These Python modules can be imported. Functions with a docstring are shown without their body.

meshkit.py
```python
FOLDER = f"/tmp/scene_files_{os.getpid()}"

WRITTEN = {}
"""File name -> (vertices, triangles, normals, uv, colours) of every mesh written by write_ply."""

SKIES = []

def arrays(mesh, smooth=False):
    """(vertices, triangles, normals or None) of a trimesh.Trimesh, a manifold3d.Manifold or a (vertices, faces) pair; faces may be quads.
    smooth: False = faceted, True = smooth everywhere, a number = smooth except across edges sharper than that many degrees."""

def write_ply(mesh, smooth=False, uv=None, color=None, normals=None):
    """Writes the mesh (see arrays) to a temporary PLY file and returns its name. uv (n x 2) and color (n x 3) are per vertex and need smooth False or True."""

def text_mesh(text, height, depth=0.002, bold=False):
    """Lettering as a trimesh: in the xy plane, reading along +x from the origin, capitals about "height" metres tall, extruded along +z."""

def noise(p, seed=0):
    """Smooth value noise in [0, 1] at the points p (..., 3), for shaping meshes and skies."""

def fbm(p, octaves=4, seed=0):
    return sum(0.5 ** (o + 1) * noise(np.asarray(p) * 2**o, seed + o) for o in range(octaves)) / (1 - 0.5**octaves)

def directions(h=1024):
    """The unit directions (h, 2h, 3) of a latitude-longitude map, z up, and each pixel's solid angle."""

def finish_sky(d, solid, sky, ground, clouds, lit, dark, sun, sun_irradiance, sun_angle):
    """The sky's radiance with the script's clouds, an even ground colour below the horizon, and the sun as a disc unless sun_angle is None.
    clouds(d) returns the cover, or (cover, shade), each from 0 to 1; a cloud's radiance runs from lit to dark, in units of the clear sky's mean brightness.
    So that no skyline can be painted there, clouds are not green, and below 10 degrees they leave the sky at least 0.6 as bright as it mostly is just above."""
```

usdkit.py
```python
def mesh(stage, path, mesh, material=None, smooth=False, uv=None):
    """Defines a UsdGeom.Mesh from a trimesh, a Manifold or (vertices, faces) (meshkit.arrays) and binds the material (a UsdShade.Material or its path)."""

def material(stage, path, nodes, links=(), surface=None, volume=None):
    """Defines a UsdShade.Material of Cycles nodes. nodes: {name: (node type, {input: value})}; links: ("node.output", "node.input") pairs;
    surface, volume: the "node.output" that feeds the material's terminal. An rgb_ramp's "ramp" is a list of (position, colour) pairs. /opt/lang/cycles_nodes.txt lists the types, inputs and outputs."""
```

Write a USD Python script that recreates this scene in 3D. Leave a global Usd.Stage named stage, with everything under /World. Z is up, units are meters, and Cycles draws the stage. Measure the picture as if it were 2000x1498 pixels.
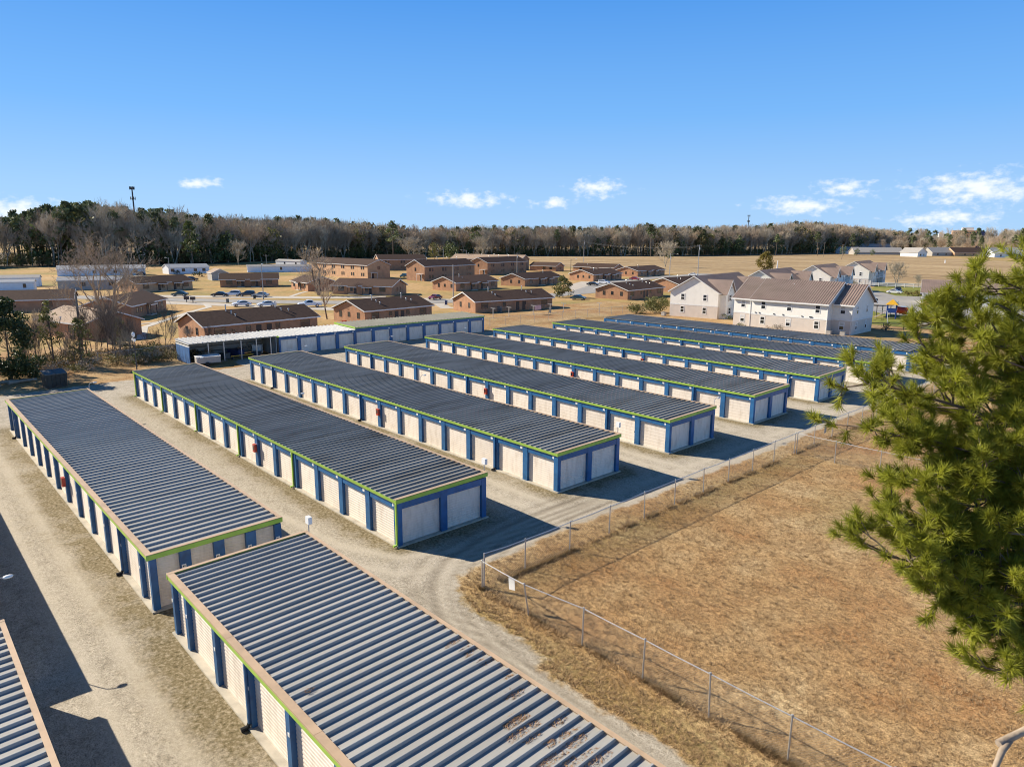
import math, random, re
import numpy as np
import trimesh
import shapely.geometry as sg
import meshkit, usdkit
from pxr import Usd, UsdGeom, UsdLux, UsdShade, Gf, Sdf, Vt

stage = Usd.Stage.CreateInMemory()
UsdGeom.SetStageUpAxis(stage, 'Z')
UsdGeom.SetStageMetersPerUnit(stage, 1.0)
UsdGeom.Xform.Define(stage, '/World')
UsdGeom.Scope.Define(stage, '/World/Looks')
PI = math.pi

# ---------------------------------------------------------------- camera
YAW, PITCH, ROLL, CAM_Z = math.radians(137.224), math.radians(-11.7325), math.radians(0.3442), 16.844
fwd = np.array([math.cos(PITCH) * math.cos(YAW), math.cos(PITCH) * math.sin(YAW), math.sin(PITCH)])
right = np.cross(fwd, [0, 0, 1]); right /= np.linalg.norm(right)
up = np.cross(right, fwd)
right, up = math.cos(ROLL) * right + math.sin(ROLL) * up, -math.sin(ROLL) * right + math.cos(ROLL) * up
cam = UsdGeom.Camera.Define(stage, '/World/camera')
cam.AddTransformOp().Set(Gf.Matrix4d(*right, 0, *up, 0, *(-fwd), 0, 0, 0, CAM_Z, 1))
cam.CreateHorizontalApertureAttr(36.0)
cam.CreateFocalLengthAttr(24.409)
cam.CreateClippingRangeAttr(Gf.Vec2f(0.1, 20000))
EXPOSURE = 0.75
cam.CreateExposureAttr(EXPOSURE)

# ---------------------------------------------------------------- sun and sky
SUN = np.array([-4.0, -2.05, 2.8]); SUN /= np.linalg.norm(SUN)
SUN_EL, SUN_ROT = math.asin(SUN[2]), math.atan2(SUN[0], SUN[1])
sun = UsdLux.DistantLight.Define(stage, '/World/sun')
zx = SUN; xx = np.cross([0, 0, 1], zx); xx /= np.linalg.norm(xx); yx = np.cross(zx, xx)
sun.AddTransformOp().Set(Gf.Matrix4d(*xx, 0, *yx, 0, *zx, 0, 0, 0, 60, 1))
sun.CreateIntensityAttr(1.25)
sun.CreateNormalizeAttr(True)
sun.CreateAngleAttr(0.5)
sun.CreateColorAttr(Gf.Vec3f(1.0, 0.90, 0.75))

CLOUDS = [(2.8056, 0.068, 0.0343, 0.0106), (3.0034, 0.0297, 0.1162, 0.0189), (2.4572, 0.0536, 0.083, 0.0153), (2.338, 0.0501, 0.0415, 0.0106), (2.2797, 0.0693, 0.0581, 0.0177), (2.0155, 0.044, 0.083, 0.0165), (1.9633, 0.0652, 0.0553, 0.0142), (1.8217, 0.0601, 0.1051, 0.0295), (1.8485, 0.0273, 0.083, 0.0142)]
nodes = {
    'tc': ('texture_coordinate', {}),
    'sky': ('sky_texture', {'sky_type': 'single_scattering', 'sun_disc': False, 'sun_elevation': SUN_EL, 'sun_rotation': SUN_ROT, 'altitude': 2000.0, 'air_density': 1.0, 'aerosol_density': 0.0, 'ozone_density': 3.0}),
    'sep': ('separate_xyz', {}),
    'az': ('math', {'math_type': 'arctan2'}), 'el': ('math', {'math_type': 'arcsine'}),
    'v': ('combine_xyz', {}),
    'nmap': ('mapping', {'mapping_type': 'point', 'scale': (58, 100, 1)}),
    'noise': ('noise_texture', {'scale': 1.0, 'detail': 4.0, 'roughness': 0.55}),
    'namp': ('math', {'math_type': 'multiply_add', 'value2': 3.4, 'value3': -1.6}),
    'sum': ('math', {'math_type': 'add'}),
    'fac': ('map_range', {'from_min': 0.0, 'from_max': 1.5, 'to_min': 0.0, 'to_max': 0.85, 'clamp': True, 'range_type': 'smoothstep'}),
    'mixc': ('mix_color', {'b': (8.2, 8.4, 8.7)}),
    'eln': ('math', {'math_type': 'multiply', 'value2': 0.6366, 'use_clamp': True}), 'air': ('rgb_ramp', {'ramp': [(0.0000, (3.20, 5.03, 7.39)), (0.0382, (2.82, 4.76, 7.39)), (0.1018, (1.52, 3.77, 7.39)), (0.1910, (0.69, 2.63, 6.63)), (0.3183, (0.25, 1.22, 3.51)), (0.5092, (0.12, 0.57, 1.68)), (0.9994, (0.08, 0.35, 1.07))]}), 'mixa': ('mix_color', {'fac': 0.92}),
    'tint': ('mix_color', {'blend_type': 'multiply', 'fac': 1.0, 'b': (0.84, 1.04, 1.36)}),
    'bg': ('background_shader', {'strength': 0.078}),
}
links = [('tc.generated', 'sep.vector'), ('sep.y', 'az.value1'), ('sep.x', 'az.value2'), ('sep.z', 'el.value1'), ('az.value', 'v.x'), ('el.value', 'v.y'),
         ('v.vector', 'nmap.vector'), ('nmap.vector', 'noise.vector'), ('noise.fac', 'namp.value1'), ('namp.value', 'sum.value2'),
         ('sum.value', 'fac.value'), ('sky.color', 'tint.a'), ('el.value', 'eln.value1'), ('eln.value', 'air.fac'), ('tint.result', 'mixa.a'), ('air.color', 'mixa.b'), ('mixa.result', 'mixc.a'), ('fac.result', 'mixc.fac'), ('mixc.result', 'bg.color')]
last = None
for i, (a, e, wa, we) in enumerate(CLOUDS):
    nodes[f'm{i}'] = ('mapping', {'mapping_type': 'point', 'location': (-a / wa, -e / we, 0), 'scale': (1 / wa, 1 / we, 0)})
    nodes[f'l{i}'] = ('vector_math', {'math_type': 'length'})
    nodes[f'c{i}'] = ('math', {'math_type': 'multiply_add', 'value2': -1.5, 'value3': 1.15})
    links += [('v.vector', f'm{i}.vector'), (f'm{i}.vector', f'l{i}.vector1'), (f'l{i}.value', f'c{i}.value1')]
    if last:
        nodes[f'x{i}'] = ('math', {'math_type': 'maximum'})
        links += [(last, f'x{i}.value1'), (f'c{i}.value', f'x{i}.value2')]
        last = f'x{i}.value'
    else:
        last = f'c{i}.value'
links.append((last, 'sum.value1'))
sky_mat = usdkit.material(stage, '/World/Looks/sky_air', nodes, links, surface='bg.background')
dome = UsdLux.DomeLight.Define(stage, '/World/sky')
UsdShade.MaterialBindingAPI.Apply(dome.GetPrim()).Bind(sky_mat)
dome.GetPrim().SetCustomDataByKey('kind', 'structure')

# ---------------------------------------------------------------- helpers
def cross3(a, b):
    a, b = np.broadcast_arrays(a, b)
    return np.stack([a[..., 1] * b[..., 2] - a[..., 2] * b[..., 1], a[..., 2] * b[..., 0] - a[..., 0] * b[..., 2], a[..., 0] * b[..., 1] - a[..., 1] * b[..., 0]], -1)
_grid = {}
class MB:
    """collects simple shapes into one mesh"""
    def __init__(s): s.v, s.f, s.n = [], [], 0
    def add(s, v, f):
        v = np.asarray(v, float); f = np.asarray(f, int)
        if f.shape[1] == 4: f = np.vstack([f[:, [0, 1, 2]], f[:, [0, 2, 3]]])
        s.v.append(v); s.f.append(f + s.n); s.n += len(v); return s
    def box(s, x0, x1, y0, y1, z0, z1):
        v = [(x, y, z) for z in (z0, z1) for x, y in ((x0, y0), (x1, y0), (x1, y1), (x0, y1))]
        return s.add(v, [(3, 2, 1, 0), (4, 5, 6, 7), (0, 1, 5, 4), (1, 2, 6, 5), (2, 3, 7, 6), (3, 0, 4, 7)])
    def obox(s, c, size, rz):
        b = MB().box(-size[0] / 2, size[0] / 2, -size[1] / 2, size[1] / 2, -size[2] / 2, size[2] / 2)
        v = b.v[0]; ca, sa = math.cos(rz), math.sin(rz)
        v = np.c_[v[:, 0] * ca - v[:, 1] * sa, v[:, 0] * sa + v[:, 1] * ca, v[:, 2]] + np.asarray(c)
        return s.add(v, b.f[0])
    def tube(s, p, r, sides=6, cap=True):
        p = np.asarray(p, float); r = np.broadcast_to(r, (len(p),))
        t = np.empty_like(p); t[1:-1] = p[2:] - p[:-2]; t[0] = p[1] - p[0]; t[-1] = p[-1] - p[-2]; t /= np.sqrt((t * t).sum(1, keepdims=True)) + 1e-12
        a = cross3(t, np.where(np.abs(t[:1, 2:]) < 0.9, [0, 0, 1.0], [1.0, 0, 0])); a /= np.sqrt((a * a).sum(1, keepdims=True)) + 1e-12
        b = cross3(t, a); ang = np.arange(sides) * 2 * PI / sides
        v = p[:, None] + r[:, None, None] * (np.cos(ang)[None, :, None] * a[:, None] + np.sin(ang)[None, :, None] * b[:, None])
        q = _grid.get((len(p), sides))
        if q is None:
            i, j = np.meshgrid(np.arange(len(p) - 1), np.arange(sides), indexing='ij')
            q = np.stack([i * sides + j, i * sides + (j + 1) % sides, (i + 1) * sides + (j + 1) % sides, (i + 1) * sides + j], -1).reshape(-1, 4); q = _grid[(len(p), sides)] = np.vstack([q[:, [0, 1, 2]], q[:, [0, 2, 3]]])
        v = v.reshape(-1, 3); s.add(v, q)
        if cap:
            k = len(p) - 1
            s.add(v[:sides], [(0, m + 1, m) for m in range(1, sides - 1)]); s.add(v[k * sides:], [(0, m, m + 1) for m in range(1, sides - 1)])
        return s
    def poly(s, pts):
        """convex planar polygon"""
        return s.add(pts, [(0, m, m + 1) for m in range(1, len(pts) - 1)])
    def slab(s, pts, d):
        """convex polygon pts extruded by vector d"""
        pts = np.asarray(pts, float); d = np.asarray(d, float); n = len(pts)
        q = np.vstack([pts, pts + d])
        f = [(0, m, m + 1) for m in range(1, n - 1)] + [(n, n + m + 1, n + m) for m in range(1, n - 1)]
        for m in range(n):
            k = (m + 1) % n; f += [(m, n + m, n + k), (m, n + k, k)]
        nrm = np.cross(pts[1] - pts[0], pts[2] - pts[0])
        f = np.array(f)
        if nrm @ d > 0: f = f[:, ::-1]
        return s.add(q, f)
    def prof(s, poly, frame, depth):
        """any polygon (2d) extruded; frame = (origin, ex, ey), extrude along ex x ey by depth"""
        m = trimesh.creation.extrude_polygon(sg.Polygon(poly), depth, engine='earcut')
        o, ex, ey = (np.asarray(k, float) for k in frame); ez = np.cross(ex, ey)
        v = m.vertices
        return s.add(o + v[:, :1] * ex + v[:, 1:2] * ey + v[:, 2:3] * ez, m.faces)
    def ball(s, c, r, sub=1, sq=(1, 1, 1)):
        m = trimesh.creation.icosphere(sub, 1.0)
        return s.add(m.vertices * np.asarray(sq) * r + np.asarray(c), m.faces)
    def arrays(s): return np.vstack(s.v), np.vstack(s.f)
    def mirror(s, on=True):
        if on:
            for v in s.v: v[:, 1] *= -1
            s.f = [f[:, ::-1] for f in s.f]
        return s

used = {}
def path_for(parent, name):
    key = (str(parent), name); k = used.get(key, -1) + 1; used[key] = k
    return f'{parent}/{name}' + (f'_{k:03d}' if k else '')
def meta(prim, label=None, cat=None, group=None, kind=None):
    for k, v in (('label', label), ('category', cat), ('group', group), ('kind', kind)):
        if v: prim.SetCustomDataByKey(k, v)
    return prim
def thing(name, label, cat, loc=(0, 0, 0), rz=0.0, group=None, kind=None):
    p = path_for('/World', name); x = UsdGeom.Xform.Define(stage, p)
    x.AddTranslateOp().Set(Gf.Vec3d(*map(float, loc))); x.AddRotateZOp().Set(math.degrees(rz))
    meta(x.GetPrim(), label, cat, group, kind); return p
def part(parent, name, mb, mat, smooth=False, label=None, kind=None):
    p = path_for(parent, name)
    m = usdkit.mesh(stage, p, mb.arrays() if isinstance(mb, MB) else mb, mat, smooth)
    meta(m.GetPrim(), label, None, None, kind); return p
def single(name, mb, mat, label=None, cat=None, group=None, kind=None, smooth=False, loc=(0, 0, 0), rz=0):
    p = path_for('/World', name)
    m = usdkit.mesh(stage, p, mb.arrays() if isinstance(mb, MB) else mb, mat, smooth)
    if any(loc) or rz: m.AddTranslateOp().Set(Gf.Vec3d(*map(float, loc))); m.AddRotateZOp().Set(math.degrees(rz))
    meta(m.GetPrim(), label, cat, group, kind); return p
def copy(src, label, loc, rz=0.0, scale=1.0, group=None, cat=None, name=None):
    base = re.sub(r'_\d{3}$', '', src.split('/')[-1]) if name is None else name
    p = path_for('/World', base); prim = stage.DefinePrim(p, 'Xform')
    prim.GetReferences().AddInternalReference(src)
    x = UsdGeom.Xform(prim); x.ClearXformOpOrder()
    x.GetPrim().RemoveProperty('xformOp:translate')
    T = Gf.Matrix4d(1).SetScale(Gf.Vec3d(*(scale if np.ndim(scale) else (scale,) * 3))) * Gf.Matrix4d(1).SetRotate(Gf.Rotation(Gf.Vec3d(0, 0, 1), math.degrees(rz))) * Gf.Matrix4d(1).SetTranslate(Gf.Vec3d(*map(float, loc)))
    x.AddTransformOp().Set(T); x.SetXformOpOrder([x.GetOrderedXformOps()[-1]]) if False else None
    prim.SetInstanceable(True); meta(prim, label, cat, group); return p
def klass(name):
    """an abstract prototype that copies refer to"""
    p = f'/World/Looks/forms_{name}'; prim = stage.CreateClassPrim(p); return p
def use(proto, name, label, cat, loc, rz=0.0, scale=1.0, group=None):
    p = path_for('/World', name); prim = stage.DefinePrim(p, 'Xform'); prim.GetReferences().AddInternalReference(proto)
    sc = scale if np.ndim(scale) else (scale,) * 3
    T = Gf.Matrix4d(1).SetScale(Gf.Vec3d(*map(float, sc))) * Gf.Matrix4d(1).SetRotate(Gf.Rotation(Gf.Vec3d(0, 0, 1), math.degrees(rz))) * Gf.Matrix4d(1).SetTranslate(Gf.Vec3d(*map(float, loc)))
    UsdGeom.Xform(prim).AddTransformOp().Set(T); prim.SetInstanceable(True); meta(prim, label, cat, group); return p
def scatter(path, protos, pos, rz, sc, idx, tilt=None):
    """PointInscatter: protos = list of (name, mesh, material)"""
    pi = UsdGeom.PointInstancer.Define(stage, path)
    tg = []
    for n, m, mat, sm in protos:
        usdkit.mesh(stage, f'{path}/{n}', m.arrays() if isinstance(m, MB) else m, mat, sm); tg.append(Sdf.Path(f'{path}/{n}'))
    pi.CreatePrototypesRel().SetTargets(tg)
    pi.CreateProtoIndicesAttr(Vt.IntArray.FromNumpy(np.asarray(idx, np.int32)))
    pi.CreatePositionsAttr(Vt.Vec3fArray.FromNumpy(np.asarray(pos, np.float32)))
    sc = np.asarray(sc, np.float32); sc = np.repeat(sc[:, None], 3, 1) if sc.ndim == 1 else sc
    pi.CreateScalesAttr(Vt.Vec3fArray.FromNumpy(sc))
    h = np.asarray(rz) / 2
    if tilt is None:
        qs = [Gf.Quath(float(math.cos(a)), 0, 0, float(math.sin(a))) for a in h]
    else:
        qs = []
        for q in tilt: qs.append(Gf.Quath(float(q[0]), float(q[1]), float(q[2]), float(q[3])))
    pi.CreateOrientationsAttr(Vt.QuathArray(qs))
    return pi.GetPrim()

# ---------------------------------------------------------------- materials
M = {}
def mat(name, col, rough=0.7, var=0.12, scale=3.0, bump=0.0, bscale=30.0, metal=0.0, spec=0.5, rnd=0.0, space='object', col2=None, streak=None, trans=None, dist=0.02):
    """painted, sheet-metal, wood... surfaces: base colour broken by two octaves of noise, random tone per piece, optional fine relief"""
    c = np.array(col, float); lo = np.array(col2, float) if col2 is not None else c * (1 - var * 2); hi = c * (1 + var)
    n = {'tc': ('texture_coordinate', {}), 'map': ('mapping', {'mapping_type': 'point', 'scale': streak or (1, 1, 1)}),
         'no': ('noise_texture', {'scale': scale, 'detail': 5.0, 'roughness': 0.6}),
         'ra': ('rgb_ramp', {'ramp': [(0.28, tuple(lo)), (0.52, tuple(c)), (0.75, tuple(hi))]}),
         'p': ('principled_bsdf', {'roughness': rough, 'metallic': metal, 'specular_ior_level': spec})}
    k = [('tc.object' if space == 'object' else 'geo.position', 'map.vector'), ('map.vector', 'no.vector'), ('no.fac', 'ra.fac')]
    if space != 'object': n['geo'] = ('geometry', {}); del n['tc']
    out = 'ra.color'
    if rnd:
        n['oi'] = ('object_info', {}); n['mr'] = ('map_range', {'from_min': 0.0, 'from_max': 1.0, 'to_min': 1 - rnd, 'to_max': 1 + rnd})
        n['hs'] = ('hsv', {}); k += [('oi.random', 'mr.value'), ('mr.result', 'hs.value'), (out, 'hs.color')]; out = 'hs.color'
    k.append((out, 'p.base_color'))
    if bump:
        n['bn'] = ('noise_texture', {'scale': bscale, 'detail': 4.0}); n['bp'] = ('bump', {'strength': bump, 'distance': dist})
        k += [('map.vector', 'bn.vector'), ('bn.fac', 'bp.height'), ('bp.normal', 'p.normal')]
    surf = 'p.BSDF'
    if trans:
        n['tr'] = ('translucent_bsdf', {}); n['mx'] = ('mix_closure', {'fac': trans}); k += [(out, 'tr.color'), ('p.BSDF', 'mx.closure1'), ('tr.BSDF', 'mx.closure2')]; surf = 'mx.closure'
    M[name] = usdkit.material(stage, f'/World/Looks/{name}', n, k, surface=surf); return M[name]

mat('door_paint', (0.75, 0.67, 0.575), 0.5, 0.06, 1.6, rnd=0.07, streak=(1.6, 1.6, 0.5), col2=(0.60, 0.52, 0.43))
mat('wall_tan', (0.55, 0.45, 0.36), 0.6, 0.08, 1.2)
mat('blue_paint', (0.02, 0.112, 0.27), 0.42, 0.16, 2.0, rnd=0.08)
mat('blue_faded', (0.05, 0.14, 0.33), 0.55, 0.25, 1.5, streak=(1, 1, 0.3))
mat('green_trim', (0.34, 0.53, 0.075), 0.4, 0.1, 1.5)
mat('tan_trim', (0.53, 0.375, 0.235), 0.5, 0.1, 1.2, rnd=0.04)
mat('roof_metal', (0.355, 0.35, 0.33), 0.6, 0.10, 0.9, metal=0.0, spec=0.2, rnd=0.05, streak=(1, 0.25, 1))
mat('roof_metal_old', (0.285, 0.275, 0.25), 0.6, 0.14, 0.7, metal=0.0, spec=0.15, rnd=0.08, streak=(1, 0.25, 1), col2=(0.19, 0.17, 0.14))
mat('roof_white', (0.44, 0.435, 0.41), 0.4, 0.06, 0.8)
mat('roof_grey', (0.24, 0.235, 0.20), 0.8, 0.1, 0.8, spec=0.1)
mat('concrete', (0.46, 0.42, 0.34), 0.9, 0.15, 1.5, bump=0.3)
mat('galvanized', (0.50, 0.50, 0.49), 0.38, 0.10, 6.0, metal=0.55)
mat('dark_steel', (0.06, 0.065, 0.07), 0.5, 0.2, 4.0)
mat('white_paint', (0.78, 0.78, 0.76), 0.4, 0.05, 2.0)
mat('red_paint', (0.48, 0.055, 0.03), 0.4, 0.1, 3.0)
mat('black_rubber', (0.02, 0.02, 0.02), 0.8, 0.2, 5.0)
mat('sign_ink', (0.05, 0.05, 0.06), 0.6, 0.1, 5.0)
mat('shed_inside', (0.30, 0.31, 0.30), 0.6, 0.12, 1.0)
mat('pole_wood', (0.26, 0.21, 0.16), 0.9, 0.2, 3.0, streak=(6, 6, 0.4), bump=0.4)
mat('shingle', (0.085, 0.056, 0.044), 0.9, 0.16, 2.2, bump=0.5, bscale=9, rnd=0.16, col2=(0.055, 0.036, 0.03), spec=0.1)
mat('shingle_tan', (0.36, 0.26, 0.18), 0.9, 0.12, 2.0, bump=0.5, bscale=9, rnd=0.08)
mat('white_fascia', (0.72, 0.72, 0.70), 0.5, 0.06, 2.0)
mat('window_frame', (0.8, 0.8, 0.78), 0.5, 0.05, 2.0)
mat('bronze_frame', (0.07, 0.055, 0.05), 0.5, 0.1, 2.0)
mat('window_pane', (0.025, 0.03, 0.035), 0.06, 0.2, 0.6, spec=0.9, rnd=0.3)
mat('blind', (0.55, 0.54, 0.5), 0.7, 0.08, 2.0)
mat('dark_door', (0.05, 0.035, 0.03), 0.5, 0.2, 2.0)
mat('siding_cream', (0.78, 0.76, 0.70), 0.6, 0.04, 1.0)
mat('siding_beige', (0.60, 0.53, 0.46), 0.6, 0.05, 1.0)
mat('apartment_roof', (0.27, 0.20, 0.165), 0.42, 0.10, 1.0, rnd=0.05, streak=(0.4, 0.4, 1))
mat('siding_white', (0.70, 0.74, 0.78), 0.5, 0.05, 1.0)
mat('siding_grey', (0.36, 0.34, 0.31), 0.6, 0.08, 1.0)
mat('bark', (0.16, 0.12, 0.09), 0.95, 0.25, 5.0, streak=(1, 1, 0.25), bump=0.8, bscale=14)
mat('bark_pale', (0.34, 0.27, 0.20), 0.95, 0.2, 4.0, streak=(1, 1, 0.3), bump=0.6, bscale=14)
mat('twig_grey', (0.46, 0.40, 0.30), 0.95, 0.15, 0.4, rnd=0.25)
mat('twig_brown', (0.45, 0.35, 0.245), 0.95, 0.15, 0.4, rnd=0.2)
mat('pine_far', (0.155, 0.185, 0.08), 0.75, 0.3, 0.25, rnd=0.25, trans=0.15)
mat('pine_near', (0.35, 0.36, 0.04), 0.5, 0.28, 1.1, trans=0.35, col2=(0.12, 0.155, 0.022), rnd=0.22, spec=0.3)
mat('leaf_dark', (0.055, 0.078, 0.028), 0.5, 0.35, 1.2, trans=0.2, spec=0.3)
mat('leaf_olive', (0.17, 0.17, 0.05), 0.6, 0.35, 1.0, trans=0.25)
mat('leaf_gold', (0.24, 0.19, 0.035), 0.6, 0.3, 1.0, trans=0.25)
mat('leaf_green', (0.12, 0.155, 0.05), 0.6, 0.35, 1.0, trans=0.2)
mat('brush_tan', (0.24, 0.185, 0.085), 0.9, 0.3, 0.8, rnd=0.15, trans=0.15)
mat('straw', (0.46, 0.315, 0.16), 0.85, 0.25, 0.9, rnd=0.3, trans=0.15, col2=(0.22, 0.14, 0.065))
mat('fallen_leaves', (0.34, 0.19, 0.085), 0.9, 0.4, 9.0)
mat('asphalt', (0.30, 0.285, 0.26), 0.9, 0.12, 0.5, space='world')
mat('street_concrete', (0.47, 0.42, 0.35), 0.9, 0.10, 0.35, space='world')
mat('path_concrete', (0.52, 0.48, 0.41), 0.9, 0.1, 0.8, space='world')
mat('play_blue', (0.02, 0.06, 0.26), 0.4, 0.1); mat('play_red', (0.5, 0.04, 0.02), 0.4, 0.1); mat('play_yellow', (0.65, 0.36, 0.03), 0.4, 0.1)
mat('dumpster_green', (0.022, 0.03, 0.028), 0.6, 0.3, 2.0)
mat('bin_grey', (0.10, 0.11, 0.11), 0.6, 0.1); mat('bin_blue', (0.03, 0.045, 0.12), 0.5, 0.1)
mat('cloth_pink', (0.62, 0.42, 0.42), 0.8, 0.1)
mat('tyre', (0.02, 0.02, 0.02), 0.9, 0.1); mat('chrome', (0.6, 0.6, 0.6), 0.25, 0.05, metal=0.8)
mat('headlamp', (0.75, 0.77, 0.78), 0.15, 0.02); mat('taillamp', (0.35, 0.02, 0.02), 0.25, 0.05)
for n_, c_ in dict(white=(0.78, 0.79, 0.8), black=(0.012, 0.014, 0.017), green=(0.03, 0.07, 0.065), red=(0.22, 0.02, 0.025), silver=(0.42, 0.45, 0.46), teal=(0.02, 0.075, 0.09), navy=(0.02, 0.035, 0.07), bright=(0.45, 0.03, 0.04), dark=(0.03, 0.035, 0.045)).items():
    mat('car_' + n_, c_, 0.18, 0.02, spec=0.8)

def brick(name, c1, c2):
    M[name] = usdkit.material(stage, f'/World/Looks/{name}', {
        'tc': ('texture_coordinate', {}), 'sx': ('separate_xyz', {}), 'ad': ('math', {'math_type': 'add'}), 'cb': ('combine_xyz', {}),
        'b': ('brick_texture', {'scale': 1.0, 'brick_width': 0.215, 'row_height': 0.075, 'mortar_size': 0.008, 'color1': c1, 'color2': c2, 'mortar': (0.43, 0.34, 0.24), 'bias': 0.0}),
        'no': ('noise_texture', {'scale': 0.7, 'detail': 4.0}), 'mx': ('mix_color', {'blend_type': 'multiply', 'fac': 0.55}),
        'ra': ('rgb_ramp', {'ramp': [(0.3, (0.6, 0.58, 0.56)), (0.7, (1.15, 1.1, 1.05))]}),
        'oi': ('object_info', {}), 'mr': ('map_range', {'to_min': 0.86, 'to_max': 1.12}), 'hs': ('hsv', {}),
        'p': ('principled_bsdf', {'roughness': 0.85})},
        [('tc.object', 'sx.vector'), ('sx.x', 'ad.value1'), ('sx.y', 'ad.value2'), ('ad.value', 'cb.x'), ('sx.z', 'cb.y'), ('cb.vector', 'b.vector'),
         ('tc.object', 'no.vector'), ('no.fac', 'ra.fac'), ('b.color', 'mx.a'), ('ra.color', 'mx.b'), ('mx.result', 'hs.color'), ('oi.random', 'mr.value'), ('mr.result', 'hs.value'), ('hs.color', 'p.base_color')], surface='p.BSDF')
brick('brick_red', (0.50, 0.23, 0.105), (0.37, 0.165, 0.08))
brick('brick_tan', (0.60, 0.36, 0.19), (0.50, 0.28, 0.145))
# ---------------------------------------------------------------- ground
rng = np.random.default_rng(7)
FA, FB = -24.0, 20.25                    # the two chain-link fence lines: x = FA and y = FB
BLD = {  # x_far, x_near, y_left, y_right, bays
    'A': (-73.6, -32.4, 7.72, 13.95, 13), 'B': (-81.1, -30.7, 19.85, 26.3, 16), 'C': (-81.7, -30.7, 32.65, 39.25, 16), 'D': (-82.1, -30.8, 45.7, 52.4, 16),
    'E': (-82.8, -30.9, 59.3, 66.0, 16), 'F': (-83.4, -30.9, 73.0, 79.66, 16), 'G': (-83.3, -30.9, 86.6, 93.4, 16), 'H': (-82.8, -30.7, 99.75, 106.9, 16),
    'Z': (-29.9, 3.2, 7.86, 14.08, 11), 'Y': (-29.9, 6.0, -4.2, 2.04, 12), 'X': (-74.0, -32.2, -4.2, 2.04, 13)}
def fbm2(x, y, s, seed=0, o=4): return meshkit.fbm(np.stack([x / s, y / s, np.zeros_like(x) + seed * 3.7], -1), o, seed) - 0.5
def rut(x, y, pts, w):
    d = np.full(x.shape, 1e9)
    for (x0, y0), (x1, y1) in zip(pts[:-1], pts[1:]):
        t = np.clip(((x - x0) * (x1 - x0) + (y - y0) * (y1 - y0)) / ((x1 - x0) ** 2 + (y1 - y0) ** 2), 0, 1)
        d = np.minimum(d, np.hypot(x - x0 - t * (x1 - x0), y - y0 - t * (y1 - y0)))
    return np.exp(-(d / w) ** 2)
def gravel_amount(x, y):
    """signed: > 0 on the gravel yard, < 0 on grass (metres, wobbled)"""
    wob = 1.5 * fbm2(x, y, 7, 1) + 0.8 * fbm2(x, y, 1.6, 2)
    def rbox(x0, x1, y0, y1, r):
        cx, cy = (x0 + x1) / 2, (y0 + y1) / 2
        qx, qy = np.abs(x - cx) - (x1 - x0) / 2 + r, np.abs(y - cy) - (y1 - y0) / 2 + r
        return -(np.hypot(np.maximum(qx, 0), np.maximum(qy, 0)) + np.minimum(np.maximum(qx, qy), 0) - r)
    yard = rbox(-91, -18, -60, 110.5, 3)
    yard = np.maximum(yard, rbox(-97.4, -60, 36, 86, 2.5))
    yard = np.maximum(yard, rbox(-40, 30, -60, 17.6, 1))
    lawn = rbox(-25.9, 60, 18.4, 140, 3.2)
    return np.minimum(yard, -lawn) + wob
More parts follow.
